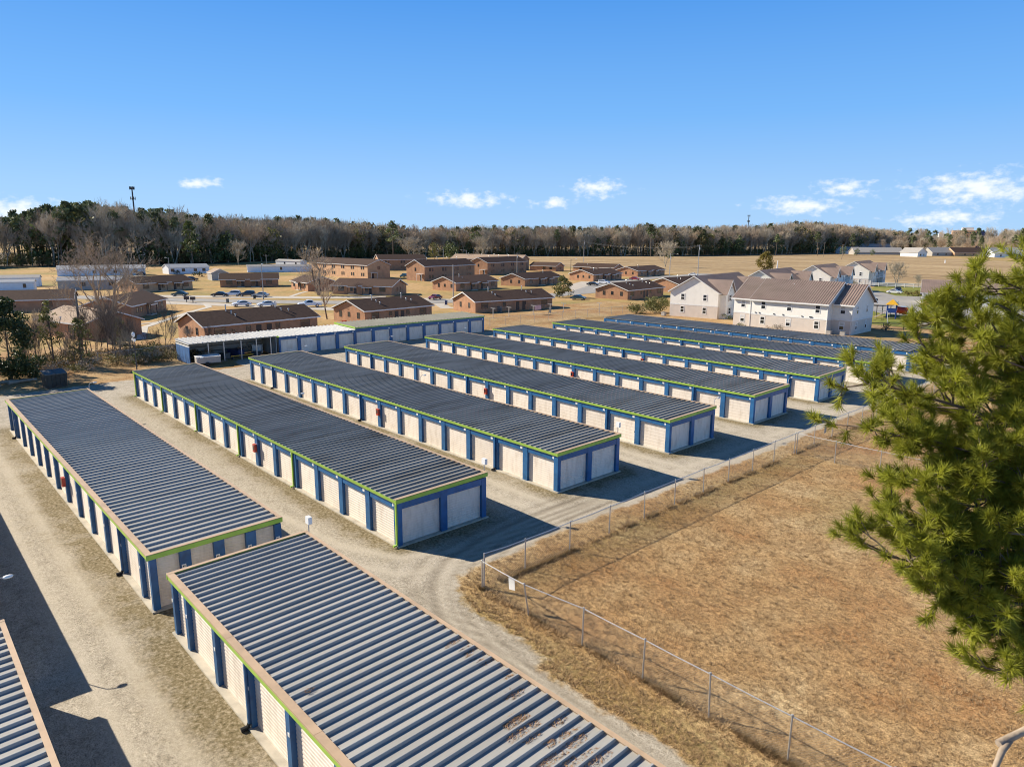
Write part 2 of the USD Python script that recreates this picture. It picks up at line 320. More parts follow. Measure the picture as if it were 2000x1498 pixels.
def sheet(x0, x1, y0, y1, st):
    xs, ys = np.arange(x0, x1 + st / 2, st), np.arange(y0, y1 + st / 2, st)
    X, Y = np.meshgrid(xs, ys, indexing='ij')
    i, j = np.meshgrid(np.arange(len(xs) - 1), np.arange(len(ys) - 1), indexing='ij'); n = len(ys)
    q = np.stack([i * n + j, (i + 1) * n + j, (i + 1) * n + j + 1, i * n + j + 1], -1).reshape(-1, 4)
    return X.ravel(), Y.ravel(), q
X, Y, Q = sheet(-126, 7, -14, 152, 0.28)
g = gravel_amount(X, Y)
R = np.clip(0.5 + g / 1.2, 0, 1)
weed = np.zeros_like(X)
for k, (xa, xb, ya, yb, nb) in BLD.items():
    if k in 'XY': continue
    dx = np.maximum(np.maximum(xa - X, X - xb), 0); dy = np.maximum(np.maximum(ya - Y, Y - yb), 0)
    d = np.hypot(dx, dy); weed = np.maximum(weed, np.exp(-(d / (2.1 if k in 'AZ' else 1.4)) ** 2) * (0.5 + 1.9 * np.clip(fbm2(X, Y, 4, 5) + 0.2, 0, 1)))
weed = np.clip(weed + 0.8 * np.clip(fbm2(X, Y, 9, 6) - 0.06, 0, 1) * (R > .3), 0, 1)
# wheel ruts: the loop from the aisle round the fence corner to the drive beside the front row, and pairs down each aisle
loop = [(-60, 16.6), (-40, 16.9), (-33, 17.6), (-29.5, 19.2), (-28.2, 22.5), (-27.9, 30), (-27.8, 60), (-27.8, 108)]
turn = [(-27.9, 30), (-27.6, 24), (-26.4, 20.0), (-23.5, 17.4), (-19, 16.5), (5, 16.2)]
off = lambda p, d: [(a + d, b - d * 0.75) for a, b in p]
ruts = np.zeros_like(X)
for p in (loop, off(loop, 1.5), turn, off(turn, 1.35), off(turn, -0.9), [(-86, 29.2), (-27, 29.2)], [(-86, 30.7), (-27, 30.7)], [(-86, 42.2), (-27, 42.2)], [(-86, 43.8), (-27, 43.6)], [(-75, 4.3), (5, 4.3)], [(-75, 5.8), (5, 5.8)], [(-86, 55.8), (-27, 56)], [(-86, 69.5), (-27, 69.5)]):
    ruts = np.maximum(ruts, rut(X, Y, p, 0.36) * (0.55 + 1.2 * np.clip(fbm2(X, Y, 6, 9) + .2, 0, 1)))
dark = np.zeros_like(X)
for d_, w_, a_ in ((-1.5, .16, .6), (-.75, .18, .8), (0.0, .16, .9), (.55, .16, .7), (1.35, .24, 1.0), (2.3, .18, .6)):
    arc = [(x_ - d_ * (.9 if y_ > 19 else .35), y_ - d_ * (.2 if y_ > 24 else .8)) for x_, y_ in [(-27.9, 34), (-27.75, 28), (-27.3, 24.4), (-26.4, 21.8), (-25.0, 19.8), (-23.0, 18.3), (-20, 17.3), (-15, 16.7), (5, 16.3)]]
    dark = np.maximum(dark, a_ * rut(X, Y, arc, w_) * (0.75 + 1.2 * np.clip(fbm2(X, Y, 4, 13) + .2, 0, 1)))
Z0 = 0.05 * fbm2(X, Y, 2.5, 11) + 0.035 * fbm2(X, Y, 0.8, 12) - 0.025 * np.clip(dark, 0, 1)
inb = np.zeros(len(X), bool)
GREEN = np.clip(3.2 * (fbm2(X, Y, 14, 21) - 0.05), 0, 1)
GREEN = np.maximum(GREEN, 0.75 * np.exp(-((X + 23.4) / 1.6) ** 2) * (Y > 20) * np.clip(fbm2(X, Y, 6, 22) + .45, 0, 1))
GREEN = np.maximum(GREEN, 0.55 * np.exp(-((Y - 18.7) / 1.1) ** 2) * (X > -26))
GREEN = np.maximum(GREEN, np.clip(1.2 - np.hypot((X + 60) / 45, (Y - 118) / 9), 0, 1) * 0.9)
mask = np.stack([R, np.clip(weed, 0, 1), np.clip(ruts, 0, 1)], -1); mask2 = np.stack([np.clip(dark, 0, 1), GREEN, np.zeros_like(R)], -1)

def wn(nodes, links, name, scale, detail=4.0, rough=0.6):
    nodes[name] = ('noise_texture', {'scale': scale, 'detail': detail, 'roughness': rough}); links.append(('geo.position', f'{name}.vector'))
nd, lk = {'geo': ('geometry', {}), 'at': ('attribute', {'attribute': 'mask'}), 'a2': ('attribute', {'attribute': 'mask2'}), 's1': ('separate_color', {}), 's2': ('separate_color', {})}, [('at.color', 's1.color'), ('a2.color', 's2.color')]
wn(nd, lk, 'n1', 0.16, 3.0); wn(nd, lk, 'n2', 1.1, 3.0, 0.65); wn(nd, lk, 'n3', 6.0, 3.0, 0.7); wn(nd, lk, 'n4', 20.0, 1.0, 0.6)
def ramp(name, src, stops):
    nd[name] = ('rgb_ramp', {'ramp': stops}); lk.append((src, f'{name}.fac')); return f'{name}.color'
def mixc(name, a, b, fac, mode='mix', f=None):
    nd[name] = ('mix_color', {'blend_type': mode})
    for s, p in ((a, 'a'), (b, 'b'), (fac, 'fac')):
        if isinstance(s, str): lk.append((s, f'{name}.{p}'))
        else: nd[name][1][p] = s
    return f'{name}.result'
def mth(name, op, a, b=0.5, c=0.0, clamp=False):
    nd[name] = ('math', {'math_type': op, 'use_clamp': clamp})
    for s, p in ((a, 'value1'), (b, 'value2'), (c, 'value3')):
        if isinstance(s, str): lk.append((s, f'{name}.{p}'))
        else: nd[name][1][p] = s
    return f'{name}.value'
gr1 = ramp('gr1', 'n2.fac', [(0.25, (0.28, 0.245, 0.185)), (0.5, (0.39, 0.345, 0.272)), (0.75, (0.49, 0.44, 0.36))])
gr2 = ramp('gr2', 'n3.fac', [(0.28, (0.40, 0.37, 0.33)), (0.42, (0.9, 0.89, 0.88)), (0.5, (1.0, 1.0, 1.0)), (0.70, (1.38, 1.37, 1.35))])
gr = mixc('grm', gr1, gr2, 0.8, 'multiply')
gr4 = ramp('gr4', 'n4.fac', [(0.30, (0.30, 0.28, 0.25)), (0.45, (1, 1, 1)), (0.7, (1.5, 1.5, 1.48))])
gr = mixc('grn', gr, gr4, 0.6, 'multiply')
we = ramp('we', 'n3.fac', [(0.3, (0.085, 0.068, 0.032)), (0.5, (0.20, 0.16, 0.088)), (0.7, (0.38, 0.32, 0.22))])
wf = mth('wf0', 'multiply_add', 'n2.fac', 1.6, -0.95); wf = mth('wf1', 'add', 's1.g', wf); wf = mth('wf2', 'multiply', wf, 1.5, 0, True)
gr = mixc('grw', gr, we, wf)
gr = mixc('grr', gr, (0.52, 0.46, 0.36), mth('rf', 'multiply', 's1.b', 0.7))
gr = mixc('grd', gr, (0.15, 0.122, 0.085), mth('df', 'multiply', 's2.r', 0.8))
l1 = ramp('l1', 'n1.fac', [(0.32, (0.305, 0.16, 0.064)), (0.5, (0.365, 0.235, 0.108)), (0.68, (0.43, 0.315, 0.17))])
l2 = ramp('l2', 'n3.fac', [(0.28, (0.32, 0.29, 0.26)), (0.42, (0.82, 0.81, 0.80)), (0.52, (1.03, 1.03, 1.03)), (0.68, (1.45, 1.47, 1.48))])
lw = mixc('lwm', l1, l2, 0.85, 'multiply')
l3 = ramp('l3', 'n2.fac', [(0.28, (0.70, 0.68, 0.64)), (0.5, (1, 1, 1)), (0.72, (1.18, 1.2, 1.2))])
lw = mixc('lwn', lw, l3, 0.9, 'multiply')
lw = mixc('lw4', lw, gr4, 0.75, 'multiply')
gn = ramp('gn', 'n3.fac', [(0.3, (0.07, 0.075, 0.02)), (0.5, (0.20, 0.18, 0.06)), (0.7, (0.34, 0.29, 0.12))])
lw = mixc('lwg', lw, gn, mth('gf', 'multiply', 's2.g', 0.75))
e0 = mth('e0', 'multiply_add', 'n2.fac', 1.1, -0.55); e1 = mth('e1', 'add', 's1.r', e0)
nd['e2'] = ('map_range', {'range_type': 'smoothstep', 'from_min': 0.32, 'from_max': 0.68, 'clamp': True}); lk.append((e1, 'e2.value'))
col = mixc('fin', lw, gr, 'e2.result')
nd['bp'] = ('bump', {'strength': 0.55, 'distance': 0.05}); lk += [('n3.fac', 'bp.height')]
nd['bp2'] = ('bump', {'strength': 0.5, 'distance': 0.02}); lk += [('n4.fac', 'bp2.height'), ('bp.normal', 'bp2.normal')]
nd['p'] = ('principled_bsdf', {'roughness': 0.95, 'specular_ior_level': 0.2}); lk += [(col, 'p.base_color'), ('bp2.normal', 'p.normal')]
M['yard_ground'] = usdkit.material(stage, '/World/Looks/yard_ground', nd, lk, surface='p.BSDF')

isg = R[Q].mean(1) > 0.5
def put_ground(name, faces, label=None):
    ids, inv = np.unique(faces, return_inverse=True)
    m = usdkit.mesh(stage, f'/World/{name}', (np.stack([X, Y, Z0], -1)[ids], inv.reshape(faces.shape)), M['yard_ground'], True)
    pv = UsdGeom.PrimvarsAPI(m)
    pv.CreatePrimvar('mask', Sdf.ValueTypeNames.Color3fArray, 'vertex').Set(Vt.Vec3fArray.FromNumpy(mask[ids].astype(np.float32)))
    pv.CreatePrimvar('mask2', Sdf.ValueTypeNames.Color3fArray, 'vertex').Set(Vt.Vec3fArray.FromNumpy(mask2[ids].astype(np.float32)))
    meta(m.GetPrim(), label, None, None, 'structure')
put_ground('gravel_yard', Q[isg])
put_ground('dry_grass_ground', Q[~isg])

# the land beyond: one great sheet, finer near
def groundmat(name, stops, patch=None, stripes=None, s1=0.03, s2=0.6):
    nd = {'geo': ('geometry', {}), 'a': ('noise_texture', {'scale': s1, 'detail': 6.0, 'roughness': 0.65}), 'b': ('noise_texture', {'scale': s2, 'detail': 5.0, 'roughness': 0.7}),
              'ra': ('rgb_ramp', {'ramp': stops}), 'rb': ('rgb_ramp', {'ramp': [(0.3, (0.62, 0.6, 0.58)), (0.5, (1, 1, 1)), (0.7, (1.25, 1.25, 1.22))]}), 'm': ('mix_color', {'blend_type': 'multiply', 'fac': 0.9}),
              'p': ('principled_bsdf', {'roughness': 0.95, 'specular_ior_level': 0.15})}
    lk = [('geo.position', 'a.vector'), ('geo.position', 'b.vector'), ('a.fac', 'ra.fac'), ('b.fac', 'rb.fac'), ('ra.color', 'm.a'), ('rb.color', 'm.b')]
    out = 'm.result'
    if stripes:
        rot, sx, sy, c = stripes
        nd['mp'] = ('mapping', {'mapping_type': 'point', 'rotation': (0, 0, rot), 'scale': (sx, sy, 1)}); nd['st'] = ('noise_texture', {'scale': 1.0, 'detail': 5.0, 'roughness': 0.7})
        nd['rs'] = ('rgb_ramp', {'ramp': [(0.36, c), (0.52, (1, 1, 1)), (0.68, (1.12, 1.1, 1.05))]}); nd['m2'] = ('mix_color', {'blend_type': 'multiply', 'fac': 1.0})
        lk += [('geo.position', 'mp.vector'), ('mp.vector', 'st.vector'), ('st.fac', 'rs.fac'), (out, 'm2.a'), ('rs.color', 'm2.b')]; out = 'm2.result'
    lk.append((out, 'p.base_color'))
    M[name] = usdkit.material(stage, f'/World/Looks/{name}', nd, lk, surface='p.BSDF')
groundmat('land', [(0.30, (0.20, 0.19, 0.06)), (0.44, (0.34, 0.25, 0.10)), (0.58, (0.45, 0.29, 0.13)), (0.75, (0.50, 0.37, 0.20))])
groundmat('stubble', [(0.3, (0.33, 0.235, 0.125)), (0.5, (0.41, 0.30, 0.165)), (0.7, (0.46, 0.35, 0.21))], stripes=(math.radians(-10), 0.006, 0.13, (0.50, 0.43, 0.36)), s1=0.012, s2=0.25)
groundmat('forest_litter', [(0.3, (0.06, 0.045, 0.025)), (0.5, (0.10, 0.075, 0.045)), (0.7, (0.15, 0.11, 0.06))], s1=0.05, s2=0.5)
groundmat('green_lawn', [(0.3, (0.11, 0.14, 0.03)), (0.5, (0.20, 0.21, 0.045)), (0.7, (0.34, 0.28, 0.10))], s1=0.09, s2=1.5)
single('land', MB().poly([(-9000, -9000, -0.11), (9000, -9000, -0.11), (9000, 9000, -0.11), (-9000, 9000, -0.11)]), M['land'], kind='structure')
def flat(name, pts, z, m, kind='structure'):
    t = trimesh.creation.triangulate_polygon(sg.Polygon(pts), engine='earcut'); v, f = t
    v = np.c_[v, np.full(len(v), z)]
    n = np.cross(v[f[:, 1]] - v[f[:, 0]], v[f[:, 2]] - v[f[:, 0]])[:, 2]; f[n < 0] = f[n < 0][:, ::-1]
    return single(name, (v, f), M[m], kind=kind)
def ribbon(name, pts, w, z, m):
    line = sg.LineString(pts).buffer(w / 2, cap_style=2, join_style=1)
    return flat(name, list(line.exterior.coords), z, m)
flat('field', [(-115, 292), (-150, 300), (-212, 305), (-245, 320), (-330, 330), (-400, 400), (-560, 470), (-520, 560), (-455, 660), (-440, 730), (-446, 840), (-438, 1000), (-420, 1080), (-300, 900), (-200, 800), (60, 560), (60, 292)], -0.07, 'stubble')
flat('forest_floor', [(-470, -140), (-466, -30), (-480, 45), (-488, 58), (-475, 93), (-477, 136), (-476, 174), (-532, 268), (-542, 348), (-566, 423), (-530, 490), (-494, 553), (-447, 645), (-432, 723), (-437, 828), (-429, 985), (-428, 1164), (-436, 1400), (-900, 1400), (-900, -140)], -0.05, 'forest_litter')
flat('meadow', [(-300, 60), (-330, 96), (-345, 150), (-430, 200), (-470, 190), (-480, 130), (-475, 60), (-400, 20)], -0.07, 'land')
ribbon('street', [(-300, -10), (-262, 20), (-230, 44), (-200, 66), (-182, 80), (-168, 94), (-157, 108), (-152, 122), (-150, 150), (-153, 174), (-165, 194), (-182, 225), (-192, 262), (-197, 320)], 9.5, -0.06, 'asphalt')
ribbon('parking_apron', [(-226, 57), (-204, 78), (-188, 95), (-176, 112)], 7.5, -0.075, 'street_concrete')
ribbon('parking_apron', [(-205, 52), (-186, 65), (-166, 76), (-153, 84), (-140, 96)], 6.5, -0.08, 'street_concrete')
ribbon('parking_apron', [(-166, 118), (-158, 119), (-150, 117)], 7.0, -0.085, 'street_concrete')
ribbon('parking_apron', [(-152, 180), (-172, 198), (-186, 222)], 17.0, -0.09, 'street_concrete')
ribbon('parking_apron', [(-150, 112), (-139, 106), (-136, 111)], 3.0, -0.088, 'street_concrete')
ribbon('path', [(-128, 33), (-145, 38), (-158, 47), (-168, 54), (-178, 62), (-186, 64)], 1.5, -0.065, 'path_concrete')
ribbon('path', [(-152, 42.5), (-150, 36), (-146, 31)], 1.2, -0.055, 'path_concrete')
ribbon('path', [(-196, 92), (-206, 100), (-210, 104)], 1.3, -0.065, 'path_concrete')
flat('apartment_lawn', [(-98, 140), (-92, 131), (-20, 118), (60, 118), (60, 292), (-104, 292), (-84, 200)], -0.085, 'green_lawn')
flat('parking_lot', [(-78, 196), (-62, 178), (-56, 176), (-15, 190), (-15, 300), (-62, 290), (-66, 247), (-80, 240), (-92, 258), (-99, 256), (-88, 214)], -0.05, 'asphalt')
ribbon('path', [(-46, 144), (-49, 160), (-46, 174)], 1.8, -0.06, 'path_concrete')

# ---------------------------------------------------------------- storage buildings
def door_mesh(w, h, pitch=0.15, rel=0.006):
    """a roll-up door: horizontal slats, facing -y, sill at z = 0, centred on x = 0"""
    n = int(h / pitch); z = []; d = []
    for i in range(n):
        a = i * h / n; s = h / n
        z += [a, a + s * 0.55, a + s * 0.72, a + s * 0.86]; d += [-rel, -rel, rel, rel]
    z.append(h); d.append(-rel); z, d = np.array(z), np.array(d); k = len(z)
    v = np.vstack([np.c_[np.full(k, -w / 2), d, z], np.c_[np.full(k, w / 2), d, z]])
    f = [(i, k + i, k + i + 1, i + 1) for i in range(k - 1)]
    return v, np.array(f)
def turned(v, f, face, at):
    """from facing -y to facing 'face' (x+, x-, y-)"""
    v = v.copy()
    if face == 'x+': v = np.c_[-v[:, 1], v[:, 0], v[:, 2]]
    if face == 'x-': v = np.c_[v[:, 1], -v[:, 0], v[:, 2]]
    if face == 'y+': v = np.c_[-v[:, 0], -v[:, 1], v[:, 2]]
    return v + np.asarray(at), f
PAN = 0.61
def panel_mesh(x, W, yl, yr, zl, zr, under_=0.03, w=PAN):
    """one roof panel with its rib, from x to x + w, running across the building"""
    rb = 0.095
    pr = [(0, 0), (w - 0.125, 0), (w - 0.085, rb), (w - 0.025, rb), (w, 0.0)]
    top = np.array([(x + a, y, z + b) for y, z in ((yl, zl), (yr, zr)) for a, b in pr])
    bot = np.array([(x, yl, zl - under_), (x + w, yl, zl - under_), (x, yr, zr - under_), (x + w, yr, zr - under_)])
    f = [(i, i + 1, i + 6) for i in range(4)] + [(i, i + 6, i + 5) for i in range(4)]
    b = 10
    f += [(0, b, b + 1), (0, b + 1, 4), (1, 0, 4), (1, 4, 3), (1, 3, 2)]
    f += [(5, 9, b + 3), (5, b + 3, b + 2), (6, 8, 9), (6, 9, 5), (6, 7, 8), (b, b + 3, b + 1), (b, b + 2, b + 3)]
    return np.vstack([top, bot]), np.array(f)
def storage(key, label, opts):
    xa, xb, ya, yb, bays = BLD[key]
    L, W = xb - xa, yb - ya; hl, hr = opts.get('hl', 2.75), opts.get('hr', 2.84)
    t = thing('storage_building', label, 'storage building', ((xa + xb) / 2, (ya + yb) / 2, 0), 0, 'rows of storage units on the gravel yard')
    h = L / 2; w = W / 2; rec = 0.2; steep = opts.get('steep'); dh = 2.5 if steep else 2.2
    part(t, 'foundation', MB().box(-h - 0.12, h + 0.12, -w - 0.10, w + 0.10, -0.2, 0.07), M['concrete'])
    part(t, 'wall', MB().slab([(-h + .03, -w + rec + .03, 0.07), (h - .23, -w + rec + .03, 0.07), (h - .23, w - .05, 0.07), (-h + .23, w - .05, 0.07)], (0, 0, hl - 0.17)), M['wall_tan'])
    # roof panels
    n = int(round(L / opts.get('pan', 0.5))); pw = L / n
    rm = M['roof_metal' if steep else 'roof_metal_old']
    yl, yr = -w - (0.10 if not steep else 0.02), w + 0.02
    if opts.get('joined'):
        mb = MB()
        for i in range(n): mb.add(*panel_mesh(-h + i * pw, W, yl, yr, hl, hr, w=pw))
        part(t, 'roof', mb, rm)
    else:
        cut = opts.get('panels_from', 0); mb = MB()
        for i in range(n):
            pm = panel_mesh(-h + i * pw, W, yl, yr, hl, hr, w=pw)
            if i < cut: mb.add(*pm)
            else: part(t, 'roof_panel', pm, rm)
        if cut: part(t, 'roof', mb, rm)
    # long left face
    bw = L / bays; edges = [-h + i * bw for i in range(bays + 1)]
    if steep: edges = [h - 0.0 - (L - (1.9 + (i - 1) * (L - 1.9) / (bays - 1))) if False else e for i, e in enumerate(edges)]
    if opts.get('first'): edges = [-h, -h + opts['first']] + [-h + opts['first'] + (L - opts['first']) * i / (bays - 1) for i in range(1, bays)]
    if opts.get('last'): edges = [-h + (L - opts['last']) * i / (bays - 1) for i in range(bays)] + [h]
    pwid = 0.30 if steep else 0.46
    for i, e in enumerate(edges):
        x0 = max(-h, e - pwid / 2); x1 = min(h, e + pwid / 2)
        if i == 0: x1 = x0 + pwid * .8
        if i == bays: x0 = x1 - pwid * .8
        part(t, 'post', MB().box(x0, x1, -w, -w + rec + .04, 0.071, hl - 0.16), M['blue_paint'])
        if i in opts.get('green_pipes', ()):
            xc = x0 + 0.06 if i else x0 + .2
            if i == bays: xc = x1 - .05
            part(t, 'downspout', MB().box(xc - .055, xc + .055, -w - .10, -w - .012, 0.12, hl - .17).box(xc - .06, xc + .06, -w - .28, -w - .08, 0.08, 0.17), M['green_trim'])
        if i in opts.get('blue_pipes', ()):
            dp = part(t, 'downspout', MB().box((x0 + x1) / 2 - .05, (x0 + x1) / 2 + .05, -w - .09, -w - .012, 0.2, hl - .17), M['blue_paint'])
            part(dp, 'drain_boot', MB().tube([((x0 + x1) / 2, -w - .05, 0.22), ((x0 + x1) / 2, -w - .10, 0.10), ((x0 + x1) / 2 - .02, -w - .34, 0.07)], [.07, .085, .09], 8), M['black_rubber'])
        if i == opts.get('box'):
            bx = part(t, 'extinguisher_box', MB().box(x0 + .02, x0 + .34, -w - .20, -w - .003, 1.15, 1.75), M['red_paint'])
            part(bx, 'glass_front', MB().box(x0 + .07, x0 + .29, -w - .206, -w - .202, 1.3, 1.66), M['window_pane'])
    for i in range(bays):
        x0, x1 = edges[i], edges[i + 1]
        d = part(t, 'door', turned(*door_mesh(x1 - x0 - 0.05, dh - .07, .15 if key in 'ABCZY' else .24, .007 if key in 'ABZY' else .003), 'y-', ((x0 + x1) / 2, -w + rec, 0.071)), M['door_paint'])
        part(d, 'latch', MB().box(x1 - pwid / 2 - .16, x1 - pwid / 2 - .03, -w + rec - .05, -w + rec - .014, 1.0, 1.1), M['dark_steel'])
        if not steep:
            part(t, 'header', MB().box(x0 + pwid / 2 if i else x0 + pwid * .8, x1 - pwid / 2 if i < bays - 1 else x1 - pwid * .8, -w + .03, -w + rec + .03, dh - .02, hl - .17), M['blue_paint'])
            xs = x1 - pwid / 2 - .18
            np_ = part(t, 'number_plate', MB().box(xs - .11, xs + .11, -w + .012, -w + .028, dh + .10, dh + .29), M['white_paint'])
        else:
            part(t, 'number_plate', MB().box(x0 + .0, x0 + .12, -w - .018, -w - .003, 1.55, 1.68), M['white_paint'])
    # gutter / trims
    if opts.get('gutter', True) and not steep:
        part(t, 'gutter', MB().slab([(-h - .06, -w - .001, hl - .17), (-h - .06, -w - .001, hl - .02), (-h - .06, -w - .14, hl + .03), (-h - .06, -w - .10, hl - .17)], (L + .12, 0, 0)), M['green_trim'])
    if steep:
        part(t, 'gutter', MB().box(-h - .06, h + .06, -w - .10, -w - .003, hl - .16, hl + .03), M['green_trim'])
        k = max(1, int(L / 6.2))
        for i in range(k):
            a, b = -h - .06 + i * (L + .12) / k, -h - .06 + (i + 1) * (L + .12) / k
            part(t, 'edge_trim', MB().box(a + .006, b - .006, -w - .115, -w + .15, hl + .031, hl + .10), M['tan_trim'])
    tm = opts.get('end_trim', 'green_trim')
    part(t, 'edge_trim', MB().slab([(-h - .05, w + .021, hr - .16), (-h - .05, w + .07, hr - .16), (-h - .05, w + .07, hr + .095), (-h - .05, w - .10, hr + .095), (-h - .05, w - .10, hr + .078), (-h - .05, w + .021, hr + .078)][:4], (L + .10, 0, 0)), M['tan_trim'])
    ylft = -w - .12
    for s in (-1, 1):
        xe = s * h
        if opts.get('gutter', True):
            tr = part(t, 'end_trim', MB().slab([(xe + s * .003, ylft, hl - .17), (xe + s * .003, w + .07, hr - .17), (xe + s * .003, w + .07, hr + .06), (xe + s * .003, ylft, hl + .06)], (s * .07, 0, 0)), M[tm])
            part(tr, 'trim_cap', MB().slab([(xe - s * .10, ylft, hl + .081), (xe + s * .08, ylft, hl + .081), (xe + s * .08, w + .075, hr + .081), (xe - s * .10, w + .075, hr + .081)], (0, 0, .022)), M['tan_trim'])
    # near end
    if opts.get('near_end', True):
        nb = opts.get('end_doors', 2); ed = [-w + W * i / nb for i in range(nb + 1)]; ew = 0.46 if nb == 2 else 0.5
        for i, e in enumerate(ed):
            y0, y1 = max(-w + (0 if i else rec + .045), e - ew / 2), min(w, e + ew / 2)
            if i == 0: y0, y1 = -w, -w + .30
            if i == nb: y0, y1 = w - .34, w
            part(t, 'post', MB().box(h - .20 if i else h + .002, h + (.0 if i else .012), y0, y1, 0.071, hl - .16), M['blue_paint'])
            if nb > 2 and i:
                yp = y0 + .14; pl = part(t, 'number_plate', MB().box(h + .004, h + .022, yp - .09, yp + .10, 1.72, 1.92), M['white_paint'])
                part(pl, 'numerals', MB().box(h + .0225, h + .025, yp - .055, yp - .005, 1.79, 1.86).box(h + .0225, h + .025, yp + .012, yp + .065, 1.79, 1.86), M['sign_ink'])
        for i in range(nb):
            y0, y1 = ed[i], ed[i + 1]
            part(t, 'door', turned(*door_mesh(y1 - y0 - .05, dh - .07, .15, .005 if key in 'ABC' else .003), 'x+', (h - .19, (y0 + y1) / 2, 0.071)), M['door_paint'])
            if nb == 2: part(t, 'header', MB().box(h - .19, h - .01, y0 + ew / 2, y1 - ew / 2 - (.12 if i else 0), dh - .02, hl - .17), M['blue_paint'])
    # gooseneck lamps on the right edge
    for lx, kind in opts.get('lamps', ()):
        x = lx - (xa + xb) / 2
        if kind == 'flood':
            lp = part(t, 'lamp', MB().tube([(x, w + .10, 1.9), (x, w + .10, hr + .55)], .03, 6), M['galvanized'])
            part(lp, 'lamp_head', MB().box(x - .16, x + .16, w + .02, w + .22, hr + .5, hr + .85), M['white_paint'])
        else:
            lp = part(t, 'lamp', MB().tube([(x, w + .09, 1.9), (x, w + .09, hr + .40), (x + .03, w + .14, hr + .58), (x + .06, w + .3, hr + .68), (x + .08, w + .45, hr + .68)], .024, 6), M['galvanized'])
            part(lp, 'lamp_head', MB().ball((x + .10, w + .58, hr + .66), 0.15, 1, (.75, 1.25, .5)), M['white_paint'], True)
    return t
GN = [('A', 'storage building at far left with tan roof edge and four doors on its end', dict(steep=1, pan=.58, end_doors=4, box=7, blue_pipes=(1, 11), last=1.75, lamps=[(-73.3, 'arm')])),
      ('B', 'storage row with yellow green downspouts down its posts', dict(green_pipes=(0, 3, 6, 9, 12, 16), box=10, lamps=[(-56.2, 'arm'), (-81.0, 'arm'), (-31.0, 'flood')])),
      ('C', 'storage row right of the one with green downspouts, its near end beside two long shadows', dict(blue_pipes=(2, 8, 14), box=9, lamps=[(-56.0, 'arm'), (-81.5, 'arm'), (-31.0, 'flood')])),
      ('D', 'storage row in the middle, fourth from the left among the rows behind', dict(blue_pipes=(2, 8, 14), box=9, lamps=[(-56.1, 'arm'), (-82.0, 'arm'), (-31.0, 'arm')])),
      ('E', 'storage row fourth from the rear, its roof lit in stripes', dict(blue_pipes=(2, 8, 14), box=9, panels_from=36, lamps=[(-56.1, 'arm'), (-82.6, 'arm'), (-31.0, 'arm')])),
      ('F', 'storage row with green gutter just in front of the two rearmost rows', dict(blue_pipes=(2, 8, 15), box=9, joined=1, lamps=[(-68.2, 'arm'), (-56.6, 'arm'), (-31.0, 'arm')])),
      ('G', 'rearmost storage row that still has a green gutter, its near end behind the pine tips', dict(blue_pipes=(2, 8, 14), joined=1, lamps=[(-56.0, 'arm'), (-31.0, 'arm')])),
      ('H', 'rearmost storage row without green gutter, below the white apartment house', dict(gutter=False, joined=1, end_doors=2)),
      ('Z', 'large foreground storage building with tan roof edges and dry leaves on it', dict(steep=1, pan=.45, first=1.75, near_end=False, blue_pipes=(3, 9), lamps=[(-29.75, 'flood')])),
      ('Y', 'storage building cut off by the lower left corner of the photo', dict(steep=1, first=1.75, near_end=False)),
      ('X', 'storage building left of the lane, its long shadow falling on the gravel', dict(steep=1, last=1.75, joined=1, end_doors=4, lamps=[(-32.6, 'arm')]))]
for k, lb, o in GN: storage(k, lb, o)
# dry pine needles and leaves caught between the ribs of the foreground roof
rl = np.random.default_rng(5)
def leaf_heap(x, y, z, r, n):
    v = []; f = []
    for i in range(n):
        a, d = rl.uniform(0, 2 * PI), r * math.sqrt(rl.uniform()); cx, cy = x + d * math.cos(a) * .8, y + d * math.sin(a) * 1.25
        cz = z + 0.012 + 0.06 * max(0, 1 - d / r) * rl.uniform(.2, 1); b = rl.uniform(0, PI); q = rl.uniform(.03, .07); k = len(v); s_ = rl.uniform(-.03, .03)
        v += [(cx - q * math.cos(b), cy - q * math.sin(b), cz), (cx + .25 * q * math.sin(b), cy - .25 * q * math.cos(b), cz + abs(s_)), (cx + q * math.cos(b), cy + q * math.sin(b), cz + s_ * .5 + .02)]; f.append((k, k + 1, k + 2))
    return np.array(v), np.array(f)
for i, (x, y, r, n) in enumerate([(-17.6, 13.6, .22, 60), (-17.0, 13.7, .2, 50), (-16.6, 13.5, .16, 40), (-16.1, 13.7, .18, 45), (-14.9, 13.75, .12, 24), (-13.2, 12.5, .28, 120), (-12.7, 12.35, .36, 150), (-11.9, 12.55, .12, 24), (-11.2, 12.05, .38, 150), (-10.8, 11.8, .26, 90), (-10.4, 12.1, .3, 100), (-10.0, 11.5, .45, 220), (-9.4, 11.7, .4, 170), (-18.7, 8.6, .1, 20), (-11.6, 13.2, .3, 90), (-10.6, 13.0, .34, 110), (-9.6, 12.6, .4, 140), (-12.4, 13.4, .2, 50), (-9.9, 10.9, .3, 90), (-14.2, 13.3, .22, 60)]):
    single('leaf_litter', leaf_heap(x, y, 2.81, r * 1.45, int(n * 2.6)), M['fallen_leaves'], 'dry brown leaf litter caught between the ribs of the foreground roof', 'leaf litter', 'heaps of leaf litter on the foreground roof', 'stuff')
